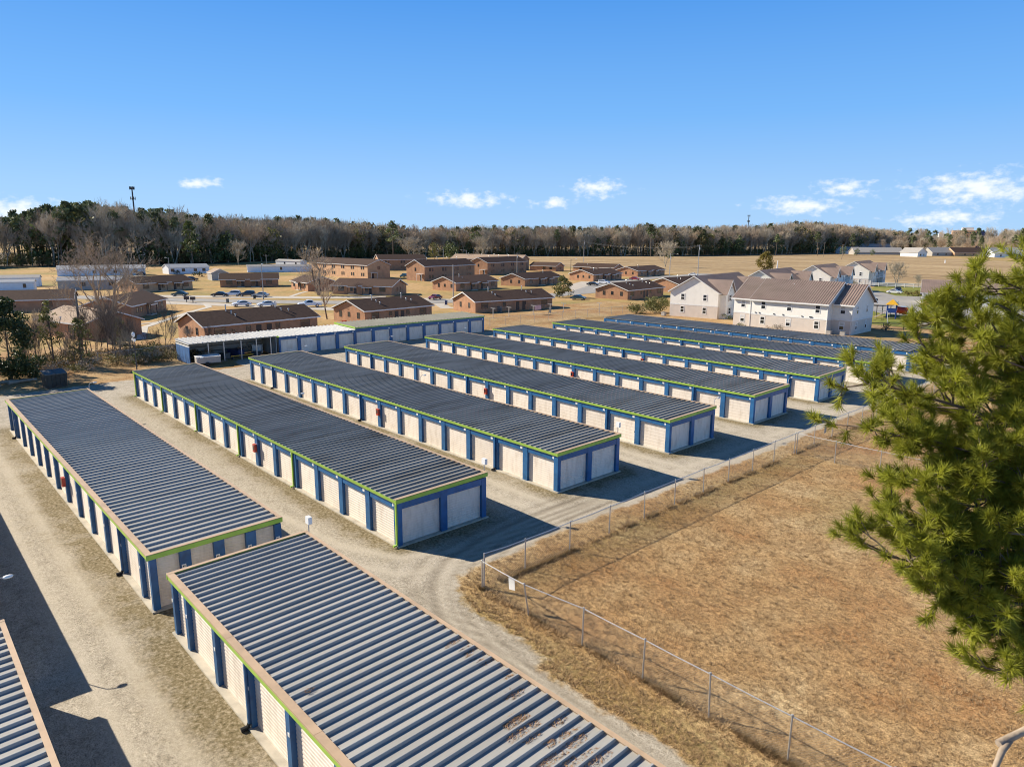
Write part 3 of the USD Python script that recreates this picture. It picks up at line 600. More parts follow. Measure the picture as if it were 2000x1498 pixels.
# ---------------------------------------------------------------- back row of units and the open shed beside it
def back_row(label, y0, y1, x, n, H, roof, depth=6.6):
    t = thing('storage_building', label, 'storage building', (x, (y0 + y1) / 2, 0), 0)
    h = (y1 - y0) / 2
    part(t, 'wall', MB().box(-depth, -.24, -h + .02, h - .02, 0, H - .2), M['wall_tan'])
    mb = MB(); k = int(2 * h / .61); pw = 2 * h / k; d = depth
    for i in range(k):
        v, f = panel_mesh(-h + i * pw, 0, -.14, d + .1, H - .02, H + .16, w=pw)   # built along x, then turned to run along y
        part(t, 'roof_panel', (np.c_[-v[:, 1], v[:, 0], v[:, 2]], f), M[roof])
    for i in range(n + 1):
        yc = -h + 2 * h * i / n; a, b = max(-h, yc - .25), min(h, yc + .25)
        part(t, 'post', MB().box(-.22, 0, a, b, 0.0, H - .16), M['blue_paint'])
    for i in range(n):
        a, b = -h + 2 * h * i / n, -h + 2 * h * (i + 1) / n
        part(t, 'door', turned(*door_mesh(b - a - .1, 2.2), 'x+', (-.21, (a + b) / 2, 0.02)), M['door_paint'])
        part(t, 'header', MB().box(-.2, -.02, a + .25, b - .25, 2.2, H - .16), M['blue_paint'])
        part(t, 'number_plate', MB().box(-.018, .0, b - .5, b - .28, 2.3, 2.48), M['white_paint'])
    part(t, 'gutter', MB().box(.002, .14, -h - .04, h + .04, H - .19, H - .045), M['green_trim' if roof == 'roof_grey' else 'blue_paint'])
    for s in (-1, 1): part(t, 'end_trim', MB().slab([(.1, s * (h + .003), H - .17), (.1, s * (h + .003), H + .07), (-d, s * (h + .003), H + .25), (-d, s * (h + .003), H - .02)], (0, s * .05, 0)), M['green_trim'])
    return t
back_row('low back row of four units with white ribbed roof beside the open shed', 43.3, 55.9, -97.0, 4, 2.7, 'roof_white')
back_row('taller back row of eight units with grey roof and green gutter', 56.1, 83.0, -97.4, 8, 3.0, 'roof_grey')
t = thing('open_shed', 'open storage shed with white sheet roof and blue end wall, filled with clutter', 'shed', (-97, 36.8, 0), 0)
mb = MB()
for i in range(20):
    v, f = panel_mesh(-6.2 + i * .62, 0, -.3, 5.6, 2.88, 2.98, w=.62); part(t, 'roof_panel', (np.c_[-v[:, 1], v[:, 0], v[:, 2]], f), M['roof_white'])
part(t, 'end_wall', MB().box(-5.2, 0, -6.15, -6.05, .1, 2.35), M['blue_faded'])
part(t, 'top_beam', MB().box(-5.2, .06, -6.17, -6.04, 2.36, 2.5).box(-5.2, .06, -6.17, -6.04, 2.70, 2.84), M['white_paint'])
part(t, 'back_wall', MB().box(-5.35, -5.25, -6.1, 6.1, .05, 2.8), M['shed_inside'])
part(t, 'end_wall', MB().box(-5.2, -.1, 6.05, 6.15, .05, 2.8), M['shed_inside'])
part(t, 'girts', MB().box(-5.24, -5.16, -6, 6, .8, .9).box(-5.24, -5.16, -6, 6, 1.5, 1.6).box(-5.24, -5.16, -6, 6, 2.2, 2.3), M['dark_steel'])
for y in (-3.6, -1.5, .9, 3.1, 5.2): part(t, 'post', MB().box(-.06, .06, y - .06, y + .06, 0, 2.84), M['galvanized'])
part(t, 'front_beam', MB().box(-.08, .08, -6.1, 6.1, 2.70, 2.86), M['roof_grey'])
for i, (x, y, w_, d_, h_, m_) in enumerate([(-98.6, 33.9, 1.3, 1.5, 1.1, 'siding_grey'), (-99.2, 36.2, 1.1, .9, .8, 'bin_grey'), (-100.4, 38.2, 2.2, 1.1, 1.0, 'bin_blue'), (-98.8, 40.6, 1.0, 1.0, .6, 'dark_steel'), (-100.8, 41.6, 1.3, .8, 1.3, 'white_paint')]):
    tt = thing('stored_box', ['grey crate near the open end of the shed', 'dark tub stored in the middle of the shed', 'wide blue chest at the back of the shed', 'low black box in the far bay of the shed', 'white cabinet by the inner wall of the shed'][i], 'crate', (x, y, 0), .2 * i)
    part(tt, 'body', MB().box(-w_ / 2, w_ / 2, -d_ / 2, d_ / 2, 0.02, h_ * .86), M[m_]); part(tt, 'lid', MB().box(-w_ / 2 - .03, w_ / 2 + .03, -d_ / 2 - .03, d_ / 2 + .03, h_ * .865, h_), M[m_])
tt = thing('barrier_rail', 'yellow metal rail on feet across the shed front', 'rail', (-97.6, 38.0, 0), 0)
part(tt, 'rail', MB().box(-.04, .04, -1.6, 1.6, .42, .54), M['play_yellow'])
for y in (-1.4, 1.4): part(tt, 'foot', MB().box(-.25, .25, y - .04, y + .04, 0.0, .42), M['dark_steel'])
tt = thing('cargo_trailer', 'small flat white-topped trailer in front of the blue shed wall', 'trailer', (-95.2, 32.4, 0), math.radians(80))
part(tt, 'body', MB().box(-1.5, 1.5, -.8, .8, .45, 1.25), M['siding_grey']); part(tt, 'lid', MB().box(-1.55, 1.55, -.85, .85, 1.252, 1.33), M['white_paint'])
for s in (-1, 1): part(tt, 'wheel', MB().tube([(-.2, s * .82, .3), (-.2, s * .98, .3)], .3, 10), M['tyre'])
part(tt, 'tow_bar', MB().box(1.5, 2.5, -.05, .05, .4, .5), M['dark_steel'])

# ---------------------------------------------------------------- chain-link fences
def fence(label, p0, p1, h, posts, corner=False, lean=None, mesh=True, sag=0.04, posttilt=None):
    p0, p1 = np.array(p0, float), np.array(p1, float); L = np.hypot(*(p1 - p0)); a = math.atan2(*(p1 - p0)[::-1])
    t = thing('chain_link_fence', label, 'fence', (*p0, 0), a)
    r = np.random.default_rng(int(L * 10))
    xs = list(posts); tops = []
    for i, x in enumerate(xs):
        big = corner and i == 0; tx, ty = (posttilt or {}).get(i, (r.normal(0, .02), r.normal(0, .02))); hh = h + (.12 if big else 0) + (-.25 if lean and i == 0 else 0)
        part(t, 'post', MB().tube([(x, 0, -.1), (x + tx, ty, hh)], .045 if big else .032, 8), M['galvanized']); tops.append((x + tx, ty, hh - .03))
        if not big: part(t, 'post_cap', MB().ball((x + tx, ty, hh + .01), .045, 1), M['galvanized'])
    for a_, b_ in zip(tops[:-1], tops[1:]):
        m_ = (np.array(a_) + b_) / 2; m_[2] -= sag * r.uniform(.2, 1)
        part(t, 'top_rail', MB().tube([a_, m_, b_], .021, 6), M['galvanized'])
    if mesh:
        tp = np.array(tops); zt = lambda x: np.interp(x, tp[:, 0], tp[:, 2]) - .02; yt = lambda x: np.interp(x, tp[:, 0], tp[:, 1])
        st = 0.105; x = np.arange(xs[0], xs[-1] - h, st); V, Fc = [], []; n = 0; q = 0.0022
        for s in (0, 1):
            z0 = np.full(len(x), .05); z1 = zt(x + (h if s == 0 else 0)); xa, xb = (x, x + h) if s == 0 else (x + h, x)
            A = np.stack([xa, np.zeros_like(x), z0], -1); B = np.stack([xb, yt(xb), z1], -1)
            for da in ((q, 0, q), (-q, 0, q), (0, q * 1.4, -q)): V.append(A + da)
            for da in ((q, 0, q), (-q, 0, q), (0, q * 1.4, -q)): V.append(B + da)
            m = len(x); idx = np.arange(m)
            for k in range(3):
                k2 = (k + 1) % 3; Fc.append(np.stack([n + k * m + idx, n + k2 * m + idx, n + (3 + k2) * m + idx, n + (3 + k) * m + idx], -1))
            n += 6 * m
        part(t, 'wire_mesh', (np.vstack(V), np.vstack(Fc)), M['galvanized'], kind='stuff')
    return t
fence('chain-link fence between the gravel yard and the dry lawn', (FA, 20.4), (FA, 112), 1.75, [0, 2.8, 6.2, 9.6, 13.0, 16.2, 19.6, 22.8, 26.2, 29.5, 32.9, 36.5, 40.0, 43.2, 46.5, 50, 53.4, 56.8, 60.2, 63.6, 67, 70.4, 73.8, 77.2, 80.6, 84, 87.4, 91], corner=True)
fence('chain-link fence crossing the dry lawn to the lower right, with a white sign', (FA, 20.3), (-2.0, 20.25), 1.75, [0, 3.3, 6.55, 9.7, 12.65, 15.6, 18.7, 21.8], lean=True, posttilt={1: (.1, -.42)}, sag=.02)
fence('short chain-link cross fence on the far lawn beside the pine branches', (FA, 53.4), (-8.0, 53.3), 1.75, [.15, 3.2, 6.5, 9.8, 13, 16])
fence('chain-link fence behind the storage rows, in front of the brick houses', (-102.2, 84.5), (-101.0, 133), 1.8, [0, 4, 8, 12, 16, 20, 24, 28, 32, 36, 40, 44, 48], corner=True)
fence('chain-link fence in the shade between the last storage row and the apartment house', (-60, 112), (FA, 112), 1.8, [0, 4, 8, 12, 16, 20, 24, 28, 32, 36], mesh=True)
fence('rusty field fence at the left behind the tall lamp post', (-105, 21.5), (-108, 44), 1.6, [0, 4, 8, 12, 16, 20, 22.5], mesh=True)
tt = thing('fence_sign', 'white rectangular sign hanging askew on the fence at its corner', 'sign', (-21.6, 20.12, 0), .0)
part(tt, 'plate', MB().slab([(-.20, -.06, .95), (.19, -.05, 1.02), (.13, -.03, 1.58), (-.26, -.04, 1.52)], (0, .012, 0)), M['white_paint'])
tt = thing('fence_sign', 'small pale notice wired to the fence beside the gravel yard, near the pine', 'sign', (FA + .05, 58.7, 0), PI / 2)
part(tt, 'plate', MB().box(-.2, .2, -.04, -.028, .75, 1.35), M['siding_grey'])

# ---------------------------------------------------------------- houses
def window(parent, P, ux, n, w, h, frame='window_frame', sash=True, blinds=False, shutters=None):
    """P centre of the sill, ux along the wall, n outwards"""
    P, ux, n = (np.asarray(k, float) for k in (P, ux, n)); uz = np.array([0, 0, 1.0])
    fr = MB(); b = .07 if frame == 'bronze_frame' else .12
    def bar(a0, a1, z0, z1, d0, d1):
        return MB().slab([P + ux * a0 + uz * z0 + n * d0, P + ux * a1 + uz * z0 + n * d0, P + ux * a1 + uz * z1 + n * d0, P + ux * a0 + uz * z1 + n * d0], n * (d1 - d0))
    for a in ((-w / 2, -w / 2 + b, 0, h), (w / 2 - b, w / 2, 0, h), (-w / 2 + b, w / 2 - b, 0, b), (-w / 2 + b, w / 2 - b, h - b, h)) + (((-w / 2 + b, w / 2 - b, h * .5 - b * .4, h * .5 + b * .4),) if sash else ()):
        k = bar(*a, .003, .05); fr.add(k.v[0], k.f[0])
    wp = part(parent, 'window', fr, M[frame])
    part(wp, 'pane', bar(-w / 2 + b, w / 2 - b, b, h - b, .004, .014), M['window_pane'])
    if blinds: part(wp, 'blind', bar(-w / 2 + b, w / 2 - b, h * .5, h - b, .0145, .02), M['blind'])
    if shutters:
        for s in (-1, 1): part(wp, 'shutter', bar(s * (w / 2 + .02) if s > 0 else -w / 2 - .38, w / 2 + .38 if s > 0 else -w / 2 - .02, 0, h, .003, .035), M[shutters])
def house(name, label, near, u, L, W, sgn=1, eave=2.65, ridge=4.45, wall='brick_red', roof='shingle', front=(), gable=(), porch=(), vents=(), group=None, cat='house', oh=.45, base=None, split=None, frame='bronze_frame', belt=None, doors=(), awn=(), back=(), roof_ribs=False, z=0.0):
    t = thing(name, label, cat, (*near, z), math.radians(u), group); fl = sgn < 0
    S = -1 if fl else 1
    P = lambda mb: mb.mirror(fl)
    if split:
        part(t, 'wall', P(MB().box(.0, L, .0, W, -.2, split)), M[wall[0]], label='lower wall')
        part(t, 'wall', P(MB().slab([(0, 0, split + .001), (0, 0, eave), (0, W / 2, ridge - .12), (0, W, eave), (0, W, split + .001)], (L, 0, 0))), M[wall[1]], label='upper wall')
        part(t, 'belt_board', P(MB().box(-.03, L + .03, -.03, -.002, split - .12, split + .14).box(-.03, -.002, -.03, W + .03, split - .12, split + .14).box(L + .002, L + .03, -.03, W + .03, split - .12, split + .14)), M['white_fascia'])
    else:
        part(t, 'wall', P(MB().slab([(0, 0, -.2), (0, 0, eave), (0, W / 2, ridge - .12), (0, W, eave), (0, W, -.2)], (L, 0, 0))), M[wall])
    sl = (ridge - eave) / (W / 2); ze = eave - oh * sl; th = .13
    for k, (ya, yb) in enumerate(((-oh, W / 2), (W + oh, W / 2))):
        r = part(t, 'roof', P(MB().slab([(-oh, ya, ze + .02), (L + oh, ya, ze + .02), (L + oh, yb, ridge + .02), (-oh, yb, ridge + .02)], (0, 0, th))), M[roof])
        if roof_ribs and k == 0:
            rb = MB(); n = int((L + 2 * oh) / .41)
            for i in range(n):
                x = -oh + (i + .5) * (L + 2 * oh) / n
                rb.slab([(x - .035, ya, ze + .02 + th), (x + .035, ya, ze + .02 + th), (x + .035, yb, ridge + .02 + th), (x - .035, yb, ridge + .02 + th)], (0, 0, .045))
            part(r, 'roof_ribs', P(rb), M[roof])
        yf = ya - (.03 if k == 0 else -.03)
        part(t, 'fascia', P(MB().box(-oh, L + oh, min(ya, yf) , max(ya, yf) - .001, ze - .06, ze + .16)), M['white_fascia'])
    for xs in (-oh, L + oh):
        for ya, yb in ((-oh, W / 2), (W + oh, W / 2)):
            part(t, 'rake_board', P(MB().slab([(xs, ya, ze - .06), (xs, ya, ze + .155), (xs, yb, ridge + .155), (xs, yb, ridge - .06)], (-.035 if xs < 0 else .035, 0, 0))), M['white_fascia'])
    if not split:
        hw = .9; part(t, 'gable_vent', P(MB().slab([(-.03, W / 2 - hw, ridge - .14 - hw * sl), (-.03, W / 2 + hw, ridge - .14 - hw * sl), (-.03, W / 2, ridge - .14)], (.028, 0, 0))), M['white_fascia'])
    V = lambda x, y, z_: (x, S * y, z_)
    for a, z_, w, h in front: window(t, V(a, 0, z_), (1, 0, 0), (0, -S, 0), w, h, frame, blinds=(hash((round(a * 7), round(z_))) % 3 == 0) if frame != 'bronze_frame' else False)
    for a, z_, w, h in gable: window(t, V(0, a, z_), (0, S, 0), (-1, 0, 0), w, h, frame)
    for a, z_, w, h in back: window(t, V(L, a, z_), (0, S, 0), (1, 0, 0), w, h, frame)
    for a in doors:
        d = part(t, 'door', P(MB().box(a - .48, a + .48, -.05, -.004, .05, 2.1)), M['dark_door']); part(d, 'handle', P(MB().box(a + .33, a + .40, -.09, -.051, 1.0, 1.08)), M['chrome'])
    for a0, a1 in porch:       # deep shaded porch: opening framed by posts, slab, door inside
        part(t, 'porch_slab', P(MB().box(a0, a1, -1.1, -.003, -.1, .12)), M['concrete'])
        part(t, 'porch_roof', P(MB().slab([(a0 - .2, -1.35, ze - .30), (a1 + .2, -1.35, ze - .30), (a1 + .2, -oh + .05, ze + .14), (a0 - .2, -oh + .05, ze + .14)], (0, 0, .09))), M[roof])
        part(t, 'porch_fascia', P(MB().box(a0 - .2, a1 + .2, -1.39, -1.352, ze - .36, ze - .18)), M['white_fascia'])
        for a in (a0 + .1, a1 - .1): part(t, 'porch_post', P(MB().box(a - .06, a + .06, -1.2, -1.08, .12, ze - .28)), M['dark_door'])
        c = (a0 + a1) / 2
        d = part(t, 'door', P(MB().box(c - .95, c - .05, -.05, -.004, .13, 2.15)), M['dark_door']); part(d, 'handle', P(MB().box(c - .2, c - .13, -.09, -.051, 1.0, 1.08)), M['chrome'])
        window(t, V(c + .75, 0, .9), (1, 0, 0), (0, -S, 0), 1.0, 1.2, frame)
    for i, (a, b, h) in enumerate(vents):   # pipes and flues on the front roof slope
        zz = ze + .02 + th + (b + oh) * sl
        q = part(t, 'roof_vent', P(MB().tube([(a, b, zz - .1), (a, b, zz + h)], .1, 7)), M['galvanized'])
        part(q, 'vent_cap', P(MB().tube([(a, b, zz + h + .02), (a, b, zz + h + .14)], [.19, .12], 7)), M['galvanized'])
    for a, zc, w in awn:       # small canopy over a gable door
        part(t, 'canopy', P(MB().box(-1.3, -.003, a - w / 2, a + w / 2, zc, zc + .14)), M['white_fascia'])
        part(t, 'door', P(MB().box(-.05, -.004, a - .5, a + .5, .05, 2.1)), M['dark_door'])
        for s in (-1, 1): part(t, 'canopy_post', P(MB().box(-1.25, -1.15, a + s * (w / 2 - .1) - .05, a + s * (w / 2 - .1) + .05, 0, zc)), M['window_frame'])
    return t
BW = [(1.6, .8, 1.2, 1.35)]
def backyard(L): return [(2.6, .9, 1.9, 1.3), (L * .36, 1.2, .9, .9), (L * .62, 1.2, .9, .9), (L - 2.6, .9, 1.9, 1.3)]
GW3 = [(2.1, .95, .85, 1.25), (5.2, 1.15, .8, 1.0), (8.0, .95, .85, 1.25)]; GW2 = [(2.6, .95, .8, 1.25), (6.3, .95, .8, 1.25)]
VT = lambda L: [(L * .28, 4.2, 1.0), (L * .30, 3.2, .35), (L * .31, 2.2, .3), (L * .72, 4.2, 1.0), (L * .74, 3.0, .35), (L * .80, 2.6, .3)]
house('brick_house', 'long low brick house directly behind the open shed, two windows in its sunlit gable', (-116.8, 39.6), 96.5, 21.4, 9.6, front=backyard(21.4), gable=GW2, vents=VT(21.4), doors=(9.6, 11.6))
house('brick_house', 'low brick house behind the back storage row, three windows in its orange gable', (-121.6, 72.4), 97, 18.2, 10.4, front=backyard(18.2), gable=GW3, vents=VT(18.2), doors=(8.2, 9.8))
house('brick_house', 'long brick house with pink washing on the line behind it', (-124.2, 103.2), 84, 23.2, 9.6, front=backyard(23.2), gable=GW2, vents=VT(23.2), doors=(12.3, 14.2))
house('brick_house', 'low brick house behind the tall pole, in front of the two-storey blocks', (-181.5, 142.6), 98, 21, 11, front=[(3, .9, 1.8, 1.4), (18.4, .9, 1.8, 1.4)], gable=GW3, porch=[(6.4, 9.6), (11.8, 14.6)], vents=VT(21)[:2])
house('brick_house', 'low brick house partly hidden at its right end by the round green tree', (-184.5, 176.8), 101, 25, 11, front=[(4, .9, 1.8, 1.4), (21, .9, 1.8, 1.4)], gable=GW2, porch=[(8.5, 12), (14.5, 17.5)], vents=VT(25)[3:4])
house('brick_house', 'low brick house with the white van and black car parked in front', (-191, 222.4), 95, 21, 12.5, front=[(3, .9, 1.8, 1.4), (18, .9, 1.8, 1.4)], gable=GW3, porch=[(6.2, 9.4), (12.2, 15)], vents=VT(21)[:1])
house('brick_house', 'low brick house at the edge of the stubble field, farthest right of the low ones', (-201, 265.5), 98, 27, 12, front=[(4, .9, 1.8, 1.4), (22, .9, 1.8, 1.4)], gable=GW2, porch=[(8, 12), (15.5, 18)], vents=VT(27)[:1])
house('brick_house', 'low brick house with bright orange gable beside the big round bush', (-124.6, 160.3), 97, 21.2, 11, front=backyard(21.2), gable=GW3, vents=VT(21.2), doors=(9.4, 11.2))
house('brick_house', 'orange brick house half hidden behind the white apartment gable', (-131.8, 196.3), 94, 22, 11.5, front=backyard(22), gable=[(7.8, .95, 1.0, 1.3)], vents=VT(22)[:2])
house('brick_house', 'shaded brick house with two dark porches behind the leafless street tree', (-179.3, 116.2), 211, 20, 10.5, -1, front=[(3, .9, 2, 1.4), (17, .9, 2, 1.4)], gable=[(4, 1, .8, 1.2), (6.2, 1, .8, 1.2)], porch=[(6, 9.2), (11.2, 14.2)])
house('brick_house', 'small brick house with sunlit entrance left of the leafless street tree', (-211, 105), 176, 14, 10, -1, roof='shingle', front=[(2.5, .9, 1.4, 1.3), (11.5, .9, 1.4, 1.3)], porch=[(5, 8)])
house('brick_house', 'low brick house with grey-brown roof behind the second two-storey block, by the field', (-263.5, 275.5), 197, 16, 10, -1, front=[(3, .9, 1.6, 1.3), (7, .9, 1.6, 1.3)], gable=[(4, 1, .8, 1.2), (6, 1, .8, 1.2)])
house('brick_house', 'low brick house with tan-brown roof nearest the wood edge, one house behind another', (-230.5, 284.0), 189, 25, 10, -1, front=[(4, .9, 1.6, 1.3), (20, .9, 1.6, 1.3)], gable=[(5, 1, .8, 1.2)], porch=[(9, 13)], vents=[(14, 3, .5)])
house('brick_house', 'low brick house behind the row of parked cars', (-238, 107.2), 245, 19, 10, -1, front=[(3, .9, 2, 1.4), (16, .9, 2, 1.4)], porch=[(6, 9), (11, 13.5)])
house('brick_house', 'low brick house with pale sunlit gable beside the leafless tree at the left', (-238.5, 61.8), 108, 19.5, 10, wall='brick_tan', front=[(3, .9, 2, 1.4), (17, .9, 2, 1.4)], gable=GW3, porch=[(6.5, 9.5), (12, 15)])
house('brick_house', 'shaded brick house with a dark entry porch beside the walking path', (-161.3, 40.2), 143, 19, 10, front=[(3, .9, 1, 1.3), (5, .9, 1, 1.3), (14, .9, .9, 1.4), (16.5, .9, .9, 1.4)], porch=[(7, 10.5)])
house('brick_house', 'brick house with a faded tan roof behind the leafless tree and brush', (-132.2, 25.6), 196, 15, 9.8, -1, roof='shingle_tan', gable=[(3, .9, 1, 1.3), (6.8, .9, 1, 1.3)], front=[(4, .9, 1.8, 1.3), (11, .9, 1.8, 1.3)], vents=[(7, 2.5, .3), (4, 1.5, .3)])
house('brick_house', 'long low brick house at the left edge behind the thicket', (-189.5, 35), 254, 34, 10, -1, front=[(5, .9, 2, 1.3), (14, .9, 2, 1.3), (24, .9, 2, 1.3)], gable=[(5, 1, 1, 1.3)])
def two(L, n): return [(L * (i + .5) / n + s * .75, z_, .95, 1.4) for i in range(n) for s in (-1, 1) for z_ in (.9, 3.7)]
house('brick_block', 'two-storey brick block with its long sunlit front and many windows, left of the others', (-261, 157.5), 183, 46, 11.5, -1, 5.6, 7.9, wall='brick_tan', front=two(46, 6), gable=[(5.7, 3.7, 1.3, 1.5)], awn=[(2.6, 2.3, 3)], cat='apartment block')
house('brick_block', 'two-storey brick block mostly hidden behind the long sunlit one', (-326, 204), 70, 26, 12, 1, 5.8, 8.2, front=two(26, 3), gable=[(6, 3.7, 1, 1.4)], cat='apartment block')
house('brick_block', 'two-storey brick block with tan gable and rear stair canopy, centre of the group', (-233, 167), 98, 30, 10.8, 1, 5.9, 8.3, front=two(30, 4), gable=[(5.4, 3.8, .9, 1.4)], awn=[(2.2, 2.6, 3.2)], vents=[(6, 4.9, .9), (12, 4.9, 1), (18, 4.9, .9), (24, 4.9, 1)], cat='apartment block')
house('brick_block', 'two-storey brick block with orange gable right of the centre one', (-255, 219.5), 103, 34, 11, 1, 5.8, 8.1, front=two(34, 4), gable=[(5.4, 3.7, .9, 1.4)], awn=[(2.2, 2.4, 3.2)], vents=[(8, 4.9, .9), (16, 4.9, 1), (25, 4.9, .9)], cat='apartment block')
house('brick_block', 'two-storey block with tan roof and dark end wall behind the right-hand brick block', (-283, 268), 203, 44, 11.5, -1, 5.8, 8.1, roof='shingle_tan', front=two(44, 5), gable=[(5, 3.7, .9, 1.4)], vents=[(6, 5, .9), (14, 5, 1), (22, 5, .9), (30, 5, 1), (38, 5, .9)], cat='apartment block')

# mobile homes
house('mobile_home', 'long white double-wide mobile home with white roof at the wood edge, left', (-348.3, 94.4), 255, 34, 8.5, -1, 2.9, 4.3, 'siding_white', 'roof_white', front=[(4, 1, 1.6, 1.3), (12, 1, 1.4, 1.2), (20, 1, 1.4, 1.2)], frame='bronze_frame', oh=.3)
house('mobile_home', 'white mobile home with dark shutters and raised middle gable, beside the tall pine', (-347.8, 104.2), 91, 18.5, 8.5, 1, 2.9, 4.3, 'siding_white', 'roof_white', front=[(1.8, 1, 1.6, 1.4), (6.6, 1, 1.4, 1.4), (12, 1, 1.5, 1.3), (16, 1, 1.5, 1.3)], frame='bronze_frame', oh=.3)
house('mobile_home', 'small beige house with a white window in its gable end', (-286.8, 101.9), 170, 10, 6.2, -1, 2.9, 4.4, 'siding_grey', 'shingle_tan', gable=[(3.1, 1, 1.6, 1.5)], frame='white_paint', oh=.3)
house('mobile_home', 'narrow grey-white trailer with a white end wall behind the parked cars', (-345, 140), 70, 34, 4.6, 1, 2.7, 3.5, 'siding_white', 'siding_grey', front=[(16, 1, 1, 1.4)], gable=[(2.3, 1, .9, 1.2)], frame='bronze_frame', oh=.2)
house('mobile_home', 'white sunlit trailer with flat grey roof in front of the bare wood', (-402, 196), 196, 22, 5, -1, 2.9, 3.7, 'siding_white', 'siding_grey', front=[(4, 1, 1.2, 1.2), (14, 1, 1.2, 1.2)], frame='bronze_frame', oh=.2)
house('mobile_home', 'white trailer half hidden behind the leafless street tree crown', (-385, 222), 190, 24, 5, -1, 2.9, 3.7, 'siding_white', 'siding_grey', front=[(5, 1, 1.2, 1.2), (16, 1, 1.2, 1.2)], frame='bronze_frame', oh=.2)
house('mobile_home', 'long tan trailer with white roof edge and skirt behind the leafless tree', (-256, 69), 252, 25, 5, -1, 3.0, 3.9, 'siding_grey', 'roof_white', front=[(4, 1.1, 1.6, 1.2), (10, 1.1, 1.4, 1.2), (18, 1.1, 1.4, 1.2)], frame='bronze_frame', oh=.25)
house('mobile_home', 'white-roofed trailer at the left edge, nearest of the left trailers', (-264, 38.8), 252, 22, 4.6, -1, 2.8, 3.4, 'siding_white', 'roof_white', front=[(2.4, 1, .8, 1.3), (12, 1, 1.2, 1.2)], frame='bronze_frame', oh=.2)
house('mobile_home', 'grey-roofed white trailer behind the nearest left trailer', (-288, 44), 252, 32, 5, -1, 2.9, 3.7, 'siding_white', 'siding_grey', front=[(5, 1, 1.2, 1.2), (20, 1, 1.2, 1.2)], frame='bronze_frame', oh=.2)

# ---------------------------------------------------------------- cream apartment houses with brown metal roofs
def cross_gable(t, x0, x1, yf, eave, ridge, P, roofm='apartment_roof'):
    """gabled bay facing the front (y = yf), between x0 and x1; its roof runs back into the main roof"""
    c = (x0 + x1) / 2; oh = .4; w = (x1 - x0) / 2
    bay = part(t, 'bay', P(MB().slab([(x0, yf, .0), (x1, yf, .0), (x1, yf, eave), (c, yf, ridge - .15), (x0, yf, eave)], (0, 2.5, 0))), M['siding_cream'])
    for s in (-1, 1):
        e = c + s * (w + oh); ze = eave - oh * (ridge - eave) / w
        rf = part(t, 'roof', P(MB().slab([(e, yf - oh, ze), (c, yf - oh, ridge), (c, yf + 5.4, ridge), (e, yf + 3.4, ze)], (0, 0, .1))), M[roofm])
        rb = MB()
        for i in range(9):
            y = yf - oh + (i + .5) * .42; rb.slab([(e, y - .03, ze + .1), (c, y - .03, ridge + .1), (c, y + .03, ridge + .1), (e, y + .03, ze + .1)], (0, 0, .04))
        part(rf, 'roof_ribs', P(rb), M[roofm])
        part(t, 'rake_board', P(MB().slab([(e, yf - oh - .02, ze - .12), (c, yf - oh - .02, ridge - .12), (c, yf - oh - .02, ridge + .09), (e, yf - oh - .02, ze + .09)], (0, -.04, 0))), M['white_fascia'])
    return bay
def apartment(label, near, u, L, W):
    t = house('apartment_house', label, near, u, L, W, 1, 5.7, 9.0, ('siding_beige', 'siding_cream'), 'apartment_roof', split=2.75, frame='window_frame', gable=[(3.0, .95, 1.0, 1.45), (8.2, .95, 1.0, 1.45), (3.0, 3.75, 1.0, 1.45), (8.2, 3.75, 1.0, 1.45)], cat='apartment house', group=None, roof_ribs=True)
    P = lambda mb: mb
    for x0, x1 in ((.9, 5.7), (L - 7.2, L - 2.4)):
        b = cross_gable(t, x0, x1, -1.4, 5.7, 8.3, P)
        for z_ in (.95, 3.75): window(t, ((x0 + x1) / 2, -1.4, z_), (1, 0, 0), (0, -1, 0), 1.2, 1.45, 'window_frame', shutters='apartment_roof')
        part(t, 'belt_board', MB().box(x0 - .03, x1 + .03, -1.44, -1.403, 2.62, 2.9), M['white_fascia'])
        part(t, 'gable_brace', MB().box((x0 + x1) / 2 - .06, (x0 + x1) / 2 + .06, -1.46, -1.404, 5.9, 8.0).box((x0 + x1) / 2 - .9, (x0 + x1) / 2 + .9, -1.46, -1.404, 6.6, 6.75), M['siding_grey'])
    c0, c1 = 5.7, L - 7.2
    part(t, 'balcony', MB().box(c0 + .02, c1 - .02, -1.3, -.003, 2.72, 2.92), M['white_fascia'])
    rl_ = MB().box(c0 + .02, c1 - .02, -1.32, -1.24, 3.85, 3.95)
    for i in range(int((c1 - c0) / .3)): rl_.box(c0 + .1 + i * .3, c0 + .14 + i * .3, -1.3, -1.26, 2.92, 3.85)
    part(t, 'railing', rl_, M['white_fascia'])
    for x in (c0 + 2.2, c1 - 2.2):
        for z0 in (.05, 2.93): part(t, 'door', MB().box(x - .5, x + .5, -.06, -.004, z0, z0 + 2.1), M['dark_door'])
    part(t, 'balcony_post', MB().box((c0 + c1) / 2 - .1, (c0 + c1) / 2 + .1, -1.3, -1.1, .0, 5.5), M['white_fascia'])
    return t
D = math.radians(99.3); du = np.array([math.cos(D), math.sin(D)]); o = np.array([-80.8, 135.6])
for tt_, lb in ((0, 'cream two-storey apartment house with a broad sunlit gable end beside the round bush'), (42, 'apartment house behind, its cross gables just above the nearer metal roof ridge'), (93, 'apartment house with white side wall, second from the back of its row'), (150, 'rearmost apartment house of the row, by the white rail fence')):
    apartment(lb, o + du * tt_, 99.3, 27 if tt_ else 26, 11.2)
